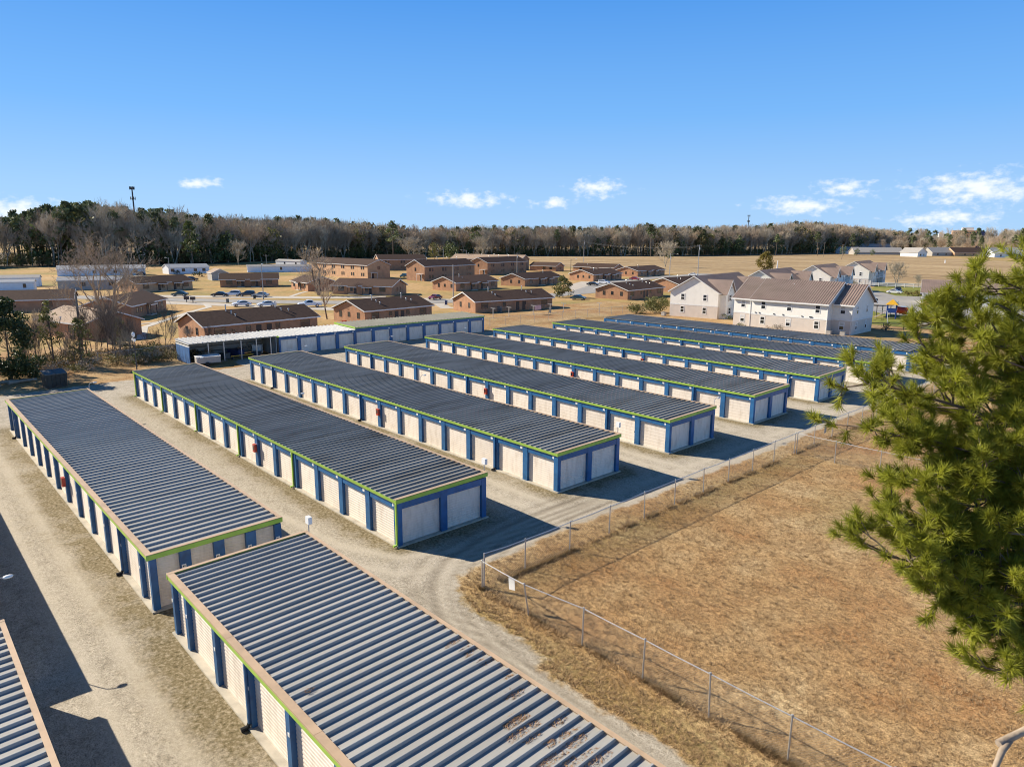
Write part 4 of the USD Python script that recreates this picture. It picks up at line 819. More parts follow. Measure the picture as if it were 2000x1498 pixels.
# the apartment house side-on to the camera
t = thing('apartment_house', 'nearest cream apartment house with wide brown ribbed metal roof, behind the last storage row', 'apartment house', (-61, 128.4, 0), math.radians(1.0))
def seg(t, x0, x1, y0, y1, eave, ridge, mainroof=True, xo=(.35, .35)):
    part(t, 'wall', MB().box(x0, x1, y0, y1, -.2, 2.75), M['siding_beige'], label='lower beige wall'); c = (y0 + y1) / 2
    part(t, 'wall', MB().slab([(x0, y0, 2.751), (x0, y0, eave), (x0, c, ridge - .15), (x0, y1, eave), (x0, y1, 2.751)], (x1 - x0, 0, 0)), M['siding_cream'], label='upper cream wall')
    part(t, 'belt_board', MB().box(x0 - .0, x1 + .0, y0 - .04, y0 - .002, 2.6, 2.9).box(x1 + .002, x1 + .04, y0 - .04, y1, 2.6, 2.9), M['white_fascia'])
    oh = .55; sl = (ridge - eave) / (c - y0); ze = eave - oh * sl
    for k, (ya, yb) in enumerate(((y0 - oh, c), (y1 + oh, c))):
        r = part(t, 'roof', MB().slab([(x0 - xo[0], ya, ze), (x1 + xo[1], ya, ze), (x1 + xo[1], yb, ridge), (x0 - xo[0], yb, ridge)], (0, 0, .1)), M['apartment_roof'])
        if k == 0:
            n = int((x1 - x0 + sum(xo)) / .45); rb = MB()
            for i in range(n):
                x = x0 - xo[0] + (i + .5) * (x1 - x0 + sum(xo)) / n
                rb.slab([(x - .05, ya, ze + .1), (x + .05, ya, ze + .1), (x + .05, yb, ridge + .1), (x - .05, yb, ridge + .1)], (0, 0, .09))
            part(r, 'roof_ribs', rb, M['apartment_roof'])
            part(t, 'fascia', MB().box(x0 - xo[0], x1 + xo[1], ya - .04, ya - .001, ze - .14, ze + .12), M['white_fascia'])
    for xs, s in ((x0 - xo[0], -1), (x1 + xo[1], 1)):
        for ya, yb in ((y0 - oh, c), (y1 + oh, c)):
            part(t, 'rake_board', MB().slab([(xs, ya, ze - .12), (xs, ya, ze + .09), (xs, yb, ridge + .09), (xs, yb, ridge - .12)], (s * .04, 0, 0)), M['white_fascia'])
seg(t, -12, -8.1, .5, 12.0, 5.75, 9.15, xo=(.35, -.002)); seg(t, -8.098, 7.0, 0, 11.8, 5.75, 9.25, xo=(.2, .3)); seg(t, 7.002, 10.6, 1.9, 12.0, 5.75, 8.95, xo=(-.31, .5))
for x, y in ((-10.0, .5), (-5.5, 0), (-.3, 0), (5.1, 0), (8.9, 1.9)):
    for z_ in (.85, 3.75): window(t, (x, y, z_), (1, 0, 0), (0, -1, 0), 1.0, 1.5, 'window_frame', blinds=(int(x) % 2 == 0))
for y in (4.2, 8.8):
    for z_ in (.85, 3.75): window(t, (10.6, y, z_), (0, 1, 0), (1, 0, 0), .9, 1.5, 'window_frame', blinds=True)
for x in (-7.0, -6.2, -3.2, -1.4, 2.3, 3.8, 4.1): part(t, 'wall_vent', MB().box(x - .12, x + .12, -.16, -.041, 2.92, 3.1), M['dark_steel'])
part(t, 'roof_vent', MB().tube([(-1.8, 4.6, 8.1), (-1.8, 4.6, 8.75)], .09, 7), M['white_paint'])
part(t, 'downspout', MB().box(-8.2, -8.1, -.1, -.043, .1, 5.4).box(6.9, 7.0, -.1, -.043, .1, 5.4).box(10.46, 10.56, 1.79, 1.85, .1, 5.4), M['white_fascia'])
for i, (x, y) in enumerate([(-53.4, 128.3), (-51.0, 128.6), (-92.6, 132.6)]):
    tt = thing('cooling_unit', ['left grey cooling unit on the ground at the recessed apartment bay', 'right grey cooling unit on the ground at the recessed apartment bay', 'cooling unit at the corner of the broad cream gable'][i], 'cooling unit', (x, y, 0), .05)
    part(tt, 'casing', MB().box(-.42, .42, -.42, .42, .05, .85), M['siding_grey']); part(tt, 'fan_grille', MB().tube([(0, 0, .852), (0, 0, .9)], .36, 12), M['dark_steel'])
# buildings at the far right
house('club_house', 'low building with brown ribbed metal roof behind the pine branches at the right', (-65.5, 216.5), 17, 20, 10, 1, 3.0, 6.2, 'siding_cream', 'apartment_roof', front=[(3, .9, 1.2, 1.4)], frame='window_frame', roof_ribs=True, cat='building')
house('club_house', 'farther brown-roofed building just above the nearer metal roof by the pine', (-61, 258), 17, 22, 10, 1, 3.0, 6.0, 'siding_cream', 'apartment_roof', roof_ribs=True, cat='building')
house('barn', 'long white barn with grey roof beyond the field', (-391, 1148), 245, 62, 26, -1, 6.0, 13.0, 'siding_white', 'siding_grey', cat='barn', oh=.8)
house('barn', 'low grey-roofed shed in front of the white barn', (-326, 985), 222, 60, 20, -1, 3.5, 9.0, 'siding_grey', 'siding_grey', cat='shed', oh=.8)
house('barn', 'left low grey shed with a white end beside the far barn', (-384, 1000), 235, 28, 14, -1, 4, 9, 'siding_white', 'siding_grey', cat='shed', oh=.8)
house('farm_house', 'small white gabled house at the far side of the field', (-276, 880), 160, 22, 15, -1, 5, 10, 'siding_cream', 'siding_grey', gable=[(5, 1, 2, 2), (10, 1, 2, 2)], oh=.8)
for i, (x, y, l_, w_, u_, r_, lb) in enumerate([(-262, 985, 40, 18, 240, 'siding_grey', 'far grey-roofed house right of the small white gable'), (-238, 1010, 46, 18, 235, 'shingle', 'far house with pinkish front beside the pine top'), (-215, 1080, 50, 20, 235, 'siding_grey', 'far pale roof seen above the pinkish house'), (-190, 960, 40, 18, 235, 'roof_white', 'far white roof just left of the pine top')]):
    house('farm_house', lb, (x, y), u_, l_, w_, -1, 4.5, 10, ['siding_grey', 'brick_tan', 'siding_cream', 'siding_white'][i], r_, front=[(8, 1, 2, 2), (20, 1, 2, 2), (32, 1, 2, 2)], oh=.8)
t = thing('tower_block', 'distant tan high-rise building above the trees on the horizon', 'high-rise', (-520, 1990, 0), math.radians(20))
part(t, 'wall', MB().box(-32, 18, -12, 12, 0, 44), M['brick_tan']); part(t, 'wing', MB().box(18.01, 42, -9, 16, 0, 41), M['bin_blue']); part(t, 'roof_house', MB().box(-12, 12, -6, 6, 44.01, 51), M['siding_cream']); part(t, 'roof_house', MB().box(-60, -32.01, -10, 10, 0, 36), M['siding_cream'])
for i in range(10):
    for j in range(6): part(t, 'window', MB().box(-30 + i * 4.8, -27.4 + i * 4.8, -12.2, -12.01, 8 + j * 5.8, 10.4 + j * 5.8), M['window_pane'])

# ---------------------------------------------------------------- vehicles
PROF = {
    'sedan': ([(-2.25, .32), (-2.28, .62), (-2.1, .86), (-1.65, .93), (-1.0, 1.36), (-.3, 1.44), (.35, 1.40), (1.05, .95), (1.95, .80), (2.22, .62), (2.25, .32)], [(-1.5, .95), (-.96, 1.30), (-.3, 1.37), (.3, 1.33), (.88, .95)]),
    'suv': ([(-2.25, .36), (-2.3, .8), (-2.22, 1.05), (-2.0, 1.62), (-.9, 1.72), (.2, 1.66), (.95, 1.10), (1.95, .98), (2.25, .75), (2.28, .36)], [(-2.02, 1.1), (-1.86, 1.54), (-.9, 1.62), (.14, 1.57), (.75, 1.1)]),
    'pickup': ([(-2.8, .45), (-2.85, 1.08), (-.95, 1.08), (-.75, 1.72), (.2, 1.78), (.6, 1.72), (1.25, 1.15), (2.55, 1.02), (2.8, .8), (2.82, .45)], [(-.72, 1.15), (-.6, 1.62), (.2, 1.68), (.5, 1.62), (1.05, 1.15)]),
    'van': ([(-2.75, .4), (-2.8, 1.0), (-2.7, 1.95), (-2.2, 2.05), (1.0, 2.02), (1.75, 1.28), (2.6, 1.08), (2.78, .8), (2.8, .4)], [(-2.55, 1.25), (-2.5, 1.8), (1.0, 1.84), (1.5, 1.28)])}
def car(label, kind, paint, x, y, head, z=-.055):
    t = thing('parked_car' if kind != 'pickup' else 'pickup_truck', label, {'van': 'van', 'suv': 'car', 'sedan': 'car', 'pickup': 'pickup'}[kind], (x, y, z), math.radians(head))
    body, glass = PROF[kind]; w = .88 if kind == 'sedan' else .95
    def shell(poly, w0, taper):
        m = trimesh.creation.extrude_polygon(sg.Polygon(poly), 2 * w0, engine='earcut'); v = m.vertices.copy(); v[:, 2] -= w0
        hi = np.clip((v[:, 1] - .95) / .8, 0, 1); v[:, 2] *= 1 - taper * hi
        return np.c_[v[:, 0], -v[:, 2], v[:, 1]], m.faces
    part(t, 'body', shell(body, w, .22), M['car_' + paint])
    part(t, 'side_windows', shell(glass, w + .012, .22), M['window_pane'])
    xs = [p for p in body if p[1] > .9]; f0, f1 = [(a, b) for a, b in zip(body[:-1], body[1:]) if a[0] > -.2 and b[1] < a[1] and a[1] - b[1] > .3][0]
    def strip(a, b, off, wa, wb):
        a, b = np.array(a), np.array(b); d = b - a; n_ = np.array([-d[1], d[0]]); n_ = n_ / np.hypot(*n_) * off; n_ = n_ if n_[1] > 0 else -n_
        a2, b2 = a + d * .1 + n_, b - d * .06 + n_
        return MB().slab([(a2[0], -wa, a2[1]), (b2[0], -wb, b2[1]), (b2[0], wb, b2[1]), (a2[0], wa, a2[1])], (n_[0] * .6, 0, n_[1] * .6))
    part(t, 'windscreen', strip(f0, f1, .012, w * .72, w * .84), M['window_pane'])
    r0, r1 = [(a, b) for a, b in zip(body[:-1], body[1:]) if b[1] - a[1] > .3 and a[1] > .8][-1]
    part(t, 'rear_window', strip(r1, r0, .012, w * .70, w * .82), M['window_pane'])
    wb = {'sedan': (-1.35, 1.42), 'suv': (-1.4, 1.42), 'pickup': (-1.75, 1.8), 'van': (-1.7, 1.75)}[kind]; r = .33 if kind in ('sedan', 'suv') else .38
    for x0 in wb:
        for s in (-1, 1):
            q = part(t, 'wheel', MB().tube([(x0, s * (w - .2), r), (x0, s * (w + .015), r)], r, 14), M['tyre']); part(q, 'rim', MB().tube([(x0, s * (w + .016), r), (x0, s * (w + .03), r)], r * .6, 10), M['chrome'])
    xe = body[-2][0]; xr = body[1][0]
    for s in (-1, 1):
        part(t, 'headlight', MB().box(xe - .12, xe + .03, s * w * .72 - .17, s * w * .72 + .17, .60, .74), M['headlamp'])
        part(t, 'taillight', MB().box(xr - .03, xr + .1, s * w * .78 - .12, s * w * .78 + .12, .68, .86), M['taillamp'])
    part(t, 'bumper', MB().box(body[-1][0] - .1, body[-1][0] + .06, -w * .9, w * .9, .34, .50).box(body[0][0] - .06, body[0][0] + .1, -w * .9, w * .9, .34, .50), M['car_dark'])
    return t
car('dark green sedan alone on the street left of the mailboxes', 'sedan', 'green', -216.5, 67.3, 235)
car('black sedan, leftmost of the cars parked in a row beyond the street', 'sedan', 'black', -208, 75.6, 240)
car('white suv between the black sedan and the dark suv', 'suv', 'white', -206.8, 79.0, 240)
car('large dark suv in the row of cars beyond the street', 'suv', 'dark', -203.5, 82.0, 240)
car('silver sedan at the right end of the parked row beside the pole', 'sedan', 'silver', -199.0, 84.2, 230)
car('white sedan on the near side of the street, left one of two', 'sedan', 'white', -174.8, 68.8, 262)
car('white sedan on the near side of the street, right one of two', 'sedan', 'white', -170.0, 73.2, 258)
car('white pickup truck behind the low brick house roof', 'pickup', 'white', -162.4, 81.0, 252)
car('dark car on the grass right of the white mobile home', 'suv', 'dark', -290.5, 95.4, 100)
car('dark pickup-sized suv at the end of the long white mobile home', 'suv', 'black', -345, 91.5, 20)
car('dark red sedan on the pale drive left of the brick house', 'sedan', 'red', -160.6, 118.6, 285)
car('teal sedan parked beside the round green tree', 'sedan', 'teal', -134.0, 149.8, 20)
car('black sedan beside the white van in front of the brick house', 'sedan', 'black', -172.8, 201, 15)
car('white suv right of the black sedan in front of the brick house', 'suv', 'white', -176.5, 212, 15)
car('bright red car seen over the brick house roof', 'sedan', 'bright', -186, 243.8, 20)
car('dark blue suv beside the end wall of the two-storey block', 'suv', 'teal', -262, 176.5, 300)
car('white suv behind the two-storey block corner', 'suv', 'white', -266, 183.5, 300)
car('white car beyond the cream gable at the field edge', 'sedan', 'white', -190.5, 295.5, 10)
car('white passenger van in the parking lot beside the apartment house', 'van', 'white', -72.2, 199.6, -52)
car('grey suv in the lot behind the playground', 'suv', 'silver', -58.4, 181.5, -70)
car('dark blue car in the shade at the far lot, below the small bare tree', 'sedan', 'navy', -87, 262, -60)
car('white car in front of the dark blue one in the far lot', 'sedan', 'white', -84, 250, 8)
car('red car by the building at the pine branches', 'sedan', 'bright', -60.3, 207, 60)
car('dark car at the kerb right of the yellow hedge', 'sedan', 'black', -73.2, 247.5, 60)

# ---------------------------------------------------------------- poles, bins and other street furniture
def pole(label, x, y, h, r=.13, m='pole_wood', arm=None, cross=None, box=False, name='utility_pole', lean=(0, 0)):
    t = thing(name, label, 'pole' if name == 'utility_pole' else 'street lamp', (x, y, 0), 0)
    part(t, 'pole', MB().tube([(0, 0, -.2), (lean[0], lean[1], h)], [r, r * .65], 8), M[m])
    if arm:
        a, l = arm; ca, sa = math.cos(a), math.sin(a)
        q = part(t, 'arm', MB().tube([(lean[0], lean[1], h - .6), (ca * l * .5 + lean[0], sa * l * .5 + lean[1], h - .1), (ca * l + lean[0], sa * l + lean[1], h)], .05, 6), M['galvanized'])
        part(q, 'lamp_head', MB().ball((ca * (l + .3) + lean[0], sa * (l + .3) + lean[1], h - .02), .3, 1, (1, 1, .45)), M['white_paint'])
    if cross:
        a = cross; ca, sa = math.cos(a), math.sin(a); part(t, 'cross_arm', MB().obox((0, 0, h - .5), (2.4, .12, .12), a), M['pole_wood'])
        for s in (-1, -.4, .4, 1): part(t, 'insulator', MB().tube([(s * 1.1 * ca, s * 1.1 * sa, h - .44), (s * 1.1 * ca, s * 1.1 * sa, h - .2)], .05, 6), M['white_paint'])
    if box: part(t, 'transformer', MB().tube([(.3, 0, h - 2.4), (.3, 0, h - 1.4)], .24, 9), M['galvanized'])
    return t
pole('weathered wooden pole standing in the brush at the left', -113.7, 21.5, 8.9, .2)
pole('slim dark lamp post with twin white flood heads behind the second storage row', -95.7, 23.8, 4.5, .08, 'dark_steel', name='street_lamp')
lp = '/World/street_lamp'
part(lp, 'arm', MB().box(-.45, .45, -.04, .04, 4.0, 4.08), M['white_paint'])
for s in (-1, 1): part(lp, 'lamp_head', MB().box(s * .42 - .13, s * .42 + .13, -.1, .1, 4.09, 4.35), M['white_paint'])
part(lp, 'camera_housing', MB().ball((0, 0, 4.85), .2, 1, (1, 1, 1.7)), M['white_paint'])
pole('grey street pole beside the row of parked cars', -191.2, 81.6, 9.6, .16, 'siding_grey', arm=(2.6, 1.2), name='street_lamp')
pole('tall grey pole in front of the low house and red car', -142.6, 111.1, 10.4, .16, 'siding_grey')
pole('pole with crossarm in front of the orange-gabled two-storey block', -267.9 + 20, 252.2 - 20, 10.5, .16, 'siding_grey', cross=.8, box=True)
pole('thin dark pole with a lamp left of the low house by the field', -207, 225.9, 8.6, .12, 'dark_steel', arm=(.8, 2.0), name='street_lamp')
pole('pale lamp pole at the field edge beside the bare field tree', -188.6, 273.1, 10.8, .17, 'galvanized', arm=(.85, 3.0), box=True, name='street_lamp')
pole('tall pole with transformer standing before the wood, centre', -360.5, 407.8, 16, .2, 'galvanized', cross=.8, box=True)
pole('tall pole at the field edge behind the cream gable', -199.2, 313.2, 14.6, .2, 'galvanized', cross=.8, box=True)
pole('pole with crossarm at the far side of the field', -276.6, 677, 14, .22, 'pole_wood', cross=1.2)
pole('pole standing far out at the field end beside the dark trees', -330, 760, 15, .22, 'pole_wood', cross=1.2)
pole('dark pole at the end of the long white mobile home', -346.1, 93.2, 9.3, .12, 'dark_steel', cross=.9)
pole('lamp pole before the white mobile home with shutters', -346.5, 104.2, 7.6, .12, 'galvanized', arm=(3.6, 1.6), name='street_lamp')
pole('thin pole beside the narrow grey-white trailer', -345, 150, 8.5, .12, 'siding_grey', cross=.9)
pole('white pole rising behind the wide brown apartment roof', -97.9, 195.3, 11.2, .22, 'white_paint')
pole('bent lamp pole behind the middle two-storey block, left one', -330, 250, 11, .14, 'galvanized', arm=(3.9, 3.0), name='street_lamp')
pole('bent lamp pole behind the middle two-storey block, right one', -318, 258, 10.5, .14, 'galvanized', arm=(3.9, 3.0), name='street_lamp')
t = thing('power_line', 'thin power line strung between the tall field poles before the wood', 'cable', (-360.5, 407.8, 0))
for dz in (0, .5):
    u = np.linspace(0, 1, 14)[:, None]; a, b = np.array([0, 0, 15.4 - dz]), np.array([161.3, -94.5, 14.0 - dz]); q = a + (b - a) * u; q[:, 2] -= 4 * 2.2 * (u[:, 0] - u[:, 0] ** 2)
    part(t, 'cable', MB().tube(q, .05, 4), M['dark_steel'])
def cell_tower(label, x, y, h, r):
    t = thing('phone_mast', label, 'mast', (x, y, 0), 0); part(t, 'pole', MB().tube([(0, 0, 0), (0, 0, h)], [r, r * .6], 8), M['dark_steel'])
    for zz, n in ((h - 1.2, 6), (h - 10, 4)):
        for i in range(n):
            a = 2 * PI * i / n; part(t, 'antenna', MB().obox((math.cos(a) * 1.9, math.sin(a) * 1.9, zz), (.5, .9, 2.6), a), M['bin_grey'])
        part(t, 'platform', MB().tube([(0, 0, zz - .6), (0, 0, zz - .3)], 1.8, 10), M['dark_steel'])
cell_tower('tall phone mast rising above the pine wood at the left', -700.6, 185.6, 60.5, .9)
cell_tower('far phone mast on the horizon over the bare wood at the right', -600, 1085, 58, .9)
for i, (x, y, lb) in enumerate([(-193.4, 61.7, 'left one of two brown mailbox stands beside the street'), (-191.3, 62.6, 'right one of two brown mailbox stands beside the street')]):
    t = thing('mailbox_stand', lb, 'mailbox', (x, y, 0), math.radians(50)); part(t, 'box', MB().box(-.55, .55, -.35, .35, .75, 1.55), M['dark_door']); part(t, 'leg', MB().box(-.08, .08, -.08, .08, 0, .75), M['dark_steel'])
for lb, x, y, m in (('grey wheeled bin left of the two white sedans', -184.9, 69.2, 'bin_grey'), ('dark wheeled bin at the foot of the street pole', -192.5, 79.6, 'dumpster_green'), ('blue wheeled bin on the pale drive beside the tall pole', -144.6, 110.3, 'bin_blue'), ('grey bin at the corner of the orange-gabled house', -123.4, 160.2, 'bin_grey'), ('grey-green bin beside the washing line', -113.5, 117.0, 'bin_grey')):
    t = thing('wheeled_bin', lb, 'bin', (x, y, 0), .6); part(t, 'body', MB().slab([(-.25, -.25, .08), (.25, -.25, .08), (.25, .25, .08), (-.25, .25, .08)], (0, 0, .95)), M[m]); part(t, 'lid', MB().slab([(-.32, -.32, 1.031), (.32, -.32, 1.031), (.32, .32, 1.09), (-.32, .32, 1.09)], (0, 0, .07)), M[m])
    for s in (-1, 1): part(t, 'wheel', MB().tube([(-.27, s * .2 - .04, .11), (-.27, s * .2 + .04, .11)], .11, 8), M['tyre'])
t = thing('dumpster', 'large dark dumpster in the shade of the thicket', 'dumpster', (-92.6, 14.4, 0), math.radians(95))
part(t, 'body', MB().slab([(-1.0, -.9, .12), (1.0, -.9, .12), (1.1, .0, .9), (1.1, -.9, 1.3), (-1.1, -.9, 1.3)][:2] + [(1.1, -.9, 1.55), (-1.1, -.9, 1.55)], (0, 1.8, 0)), M['dumpster_green'])
for i in range(5): part(t, 'rib', MB().box(-.9 + i * .42, -.82 + i * .42, -.96, -.902, .2, 1.45), M['dumpster_green'])
for s in (-1, 1): part(t, 'lid', MB().slab([(s * .56 - .54, -.93, 1.56), (s * .56 + .54, -.93, 1.56), (s * .56 + .54, .93, 1.85), (s * .56 - .54, .93, 1.85)], (0, 0, .06)), M['bin_grey'])
part(t, 'skid', MB().box(-1.0, 1.0, -.8, .8, 0, .115), M['dark_steel'])
# washing lines
for lb, x0, y0, x1, y1 in (('washing line with a pink sheet behind the long brick house', -112.5, 110.5, -112.5, 116), ('empty washing-line posts behind the long brick house', -113, 103.5, -113.5, 99.3), ('washing-line post at the right end of the long brick house', -112, 120, -107, 127)):
    t = thing('washing_line', lb, 'washing line', (x0, y0, 0), 0)
    for dx, dy in ((0, 0), (x1 - x0, y1 - y0)): part(t, 'post', MB().box(dx - .05, dx + .05, dy - .05, dy + .05, 0, 2.1).box(dx - .75, dx + .75, dy - .05, dy + .05, 2.1, 2.2), M['galvanized'])
    part(t, 'line', MB().tube([(-.5, 0, 2.14), ((x1 - x0) / 2 - .5, (y1 - y0) / 2, 2.05), (x1 - x0 - .5, y1 - y0, 2.14)], .012, 4), M['galvanized'])
single('hanging_sheet', MB().slab([(-.52, 1.0, 1.0), (-.45, 3.0, 1.05), (-.5, 3.0, 2.08), (-.5, 1.0, 2.08)], (.02, 0, 0)), M['cloth_pink'], 'pink striped sheet hanging on the washing line', 'sheet', loc=(-112.5, 110.5, 0))
for lb, x, y, m, w_, h_ in (('red cooler box on the grass at the orange gable behind the back row', -126.3, 70.4, 'red_paint', .8, .5), ('white garden table behind the low brick house', -117.5, 78.5, 'white_paint', 1.5, .75), ('second white garden table at the right of the low brick house', -117.2, 86.0, 'white_paint', 1.3, .75), ('pale cupboard standing behind the long brick house', -121.8, 108.6, 'bin_grey', .9, 1.4), ('dark grill behind the long low brick house by the shed', -114.6, 52.0, 'dark_steel', .9, 1.1)):
    t = thing('garden_table' if 'table' in lb else 'garden_box', lb, 'table' if 'table' in lb else 'box', (x, y, 0), .3)
    if 'table' in lb:
        part(t, 'tabletop', MB().box(-w_ / 2, w_ / 2, -.4, .4, h_ - .05, h_), M[m])
        for a in (-1, 1):
            for b in (-1, 1): part(t, 'leg', MB().box(a * w_ * .42 - .03, a * w_ * .42 + .03, b * .33 - .03, b * .33 + .03, 0, h_ - .051), M[m])
    else:
        part(t, 'body', MB().box(-w_ / 2, w_ / 2, -.3, .3, .0, h_ * .85), M[m]); part(t, 'lid', MB().box(-w_ / 2 - .03, w_ / 2 + .03, -.33, .33, h_ * .851, h_), M[m])
# playground
t = thing('playground_tower', 'playground climbing frame with yellow peaked roof, blue posts, red tube and slides', 'playground', (-56.4, 167.6, 0), math.radians(15))
for x in (-.9, .9):
    for y in (-.9, .9): part(t, 'post', MB().tube([(x, y, 0), (x, y, 3.2)], .1, 7), M['play_blue'])
part(t, 'platform', MB().box(-1, 1, -1, 1, 1.3, 1.42), M['play_blue']); part(t, 'side_panel', MB().box(-.9, .9, -.98, -.92, 1.43, 2.3), M['play_blue'])
part(t, 'roof', MB().add([(-1.3, -1.3, 3.1), (1.3, -1.3, 3.1), (1.3, 1.3, 3.1), (-1.3, 1.3, 3.1), (0, 0, 4.3)], [(0, 1, 4), (1, 2, 4), (2, 3, 4), (3, 0, 4), (0, 2, 1), (0, 3, 2)]), M['play_yellow'])
part(t, 'crawl_tube', MB().tube([(1.0, 0, 2.0), (2.2, .2, 1.9), (3.0, .3, 1.7)], .75, 10), M['play_red'])
part(t, 'slide', MB().slab([(2.6, -.2, 1.5), (2.6, .6, 1.5), (4.6, .6, .25), (4.6, -.2, .25)], (0, 0, .14)), M['play_yellow'])
for k in (0, 1): part(t, 'slide', MB().slab([(-1.0 - .0, -.9 + k * .9, 1.45), (-1.0, -.2 + k * .9, 1.45), (-3.2, -.2 + k * .9 - .9, .1), (-3.2, -.9 + k * .9 - .9, .1)], (0, 0, .12)), M[('siding_cream', 'play_red')[k]])
t = thing('swing_frame', 'bare swing frame in front of the playground', 'swing', (-55.2, 157.0, 0), math.radians(25))
for s in (-1, 1):
    for k in (-1, 1): part(t, 'leg', MB().tube([(s * 1.7, k * .9, 0), (s * 1.5, 0, 2.5)], .05, 6), M['galvanized'])
part(t, 'top_bar', MB().tube([(-1.6, 0, 2.5), (1.6, 0, 2.5)], .06, 6), M['galvanized'])
for s in (-.7, .7): part(t, 'seat', MB().box(s - .25, s + .25, -.1, .1, .5, .55).box(s - .22, s - .2, -.01, .01, .55, 2.5).box(s + .2, s + .22, -.01, .01, .55, 2.5), M['black_rubber'])
t = thing('covered_shelter', 'grey flat-roofed shelter on thin posts between apartment house and van', 'shelter', (-60.5, 172, 0), math.radians(10))
part(t, 'roof', MB().slab([(-3.2, -4, 2.7), (3.2, -4, 2.7), (3.2, 4, 3.0), (-3.2, 4, 3.0)], (0, 0, .15)), M['siding_grey'])
for x in (-2.8, 0, 2.8):
    for y in (-3.6, 3.6): part(t, 'post', MB().tube([(x, y, 0), (x, y, 2.8)], .09, 6), M['dark_steel'])
def rails(name, label, pts, h, m, bars, step, cat='fence', r=.06, picket=None):
    p = np.array(pts, float); t = thing(name, label, cat, (*p[0], 0), 0); q = p - p[0]
    for a, b in zip(q[:-1], q[1:]):
        L = np.hypot(*(b - a)); n = max(1, int(L / step)); ang = math.atan2(*(b - a)[::-1])
        for i in range(n + 1):
            c = a + (b - a) * i / n; part(t, 'post', MB().obox((*c, h / 2), (r * 2, r * 2, h), ang), M[m])
        for z_ in bars: part(t, 'rail', MB().obox((*((a + b) / 2), z_), (L, r * .8, r * 2.2), ang), M[m])
        if picket:
            mb = MB()
            for i in range(int(L / picket)):
                c = a + (b - a) * (i + .5) / int(L / picket); mb.obox((*c, h / 2 - .05), (.03, .03, h - .15), ang)
            part(t, 'pickets', mb, M[m], kind='stuff')
rails('rail_fence', 'white rail fence between the stubble field and the apartment parking', [(-104, 283), (-84, 287), (-62, 291), (-30, 296)], 1.5, 'white_paint', (.5, .95, 1.4), 2.6, r=.09)
rails('metal_fence', 'low dark metal fence round the playground lawn', [(-53, 143), (-47, 147), (-44, 158)], 1.3, 'dark_steel', (.15, 1.25), 2.5, picket=.16)
rails('lot_wall', 'white wall panel at the back of the apartment parking', [(-112, 281), (-104, 283)], 2.2, 'white_paint', (.3, .8, 1.3, 1.8), 2.0, cat='wall', r=.14)
t = thing('field_marker', 'small white post standing in the stubble field', 'post', (-180, 640, 0)); part(t, 'post', MB().box(-.35, .35, -.35, .35, 0, 2.2), M['white_paint']); part(t, 'cap', MB().box(-.45, .45, -.45, .45, 2.201, 2.4), M['white_paint'])
# ---------------------------------------------------------------- vegetation
def unit(v): v = np.asarray(v, float); return v / (math.sqrt(v @ v) + 1e-12)
def bare_tree(seed, H, r0, forks=2, levels=5, kids=(7, 5, 4, 4), spread=.75, twig=.018, bole=.22, up_=.25, lean=(0, 0)):
    """leafless tree: (trunk, limbs). Limbs fork again and again down to thin twigs"""
    r = np.random.default_rng(seed); trunk, limbs = MB(), MB()
    def grow(p, d, L, rad, lv, target):
        n = 4 if lv < 2 else 3 if lv < 3 else 2; pts = [p]; dd = d
        for i in range(n):
            dd = unit(dd + r.normal(0, .13 if lv else .06, 3) + np.array([0, 0, up_ * .35 if lv else .05])); pts.append(pts[-1] + dd * L / n)
        end = rad * (.55 if lv else .62) if lv < levels - 1 else twig * .5
        target.tube(pts, np.linspace(rad, max(end, twig * .5), n + 1), 8 if lv == 0 else 6 if lv == 1 else 4 if lv == 2 else 3, cap=False)
        if lv >= levels - 1: return
        k = kids[min(lv, len(kids) - 1)]
        for i in range(k):
            t = r.uniform(bole if lv == 0 else .25, 1.0) if i else 1.0; s = t * n; j = min(int(s), n - 1); q = pts[j] + (pts[j + 1] - pts[j]) * (s - j)
            a = r.uniform(0, 2 * PI); x = unit(cross3(dd, np.array([.3, .5, .8]))); y = cross3(dd, x)
            nd_ = unit(dd * (1 - spread * .55) + (x * math.cos(a) + y * math.sin(a)) * spread * r.uniform(.6, 1.1) + np.array([0, 0, up_]))
            f = (.62 if lv == 0 else .58) * r.uniform(.75, 1.15) * (1.15 - .35 * t if lv == 0 else 1)
            grow(q, nd_, L * f, max(rad * (1 - .4 * t) * .52, twig), lv + 1, limbs)
    for f in range(forks):
        d = unit([lean[0] + (f - (forks - 1) / 2) * .35 + r.normal(0, .05), lean[1] + r.normal(0, .08), 1])
        grow(np.array([0, 0, -.2]) + np.array([(f - (forks - 1) / 2) * r0 * .8, 0, 0]), d, H * .56, r0, 0, trunk)
    return trunk, limbs
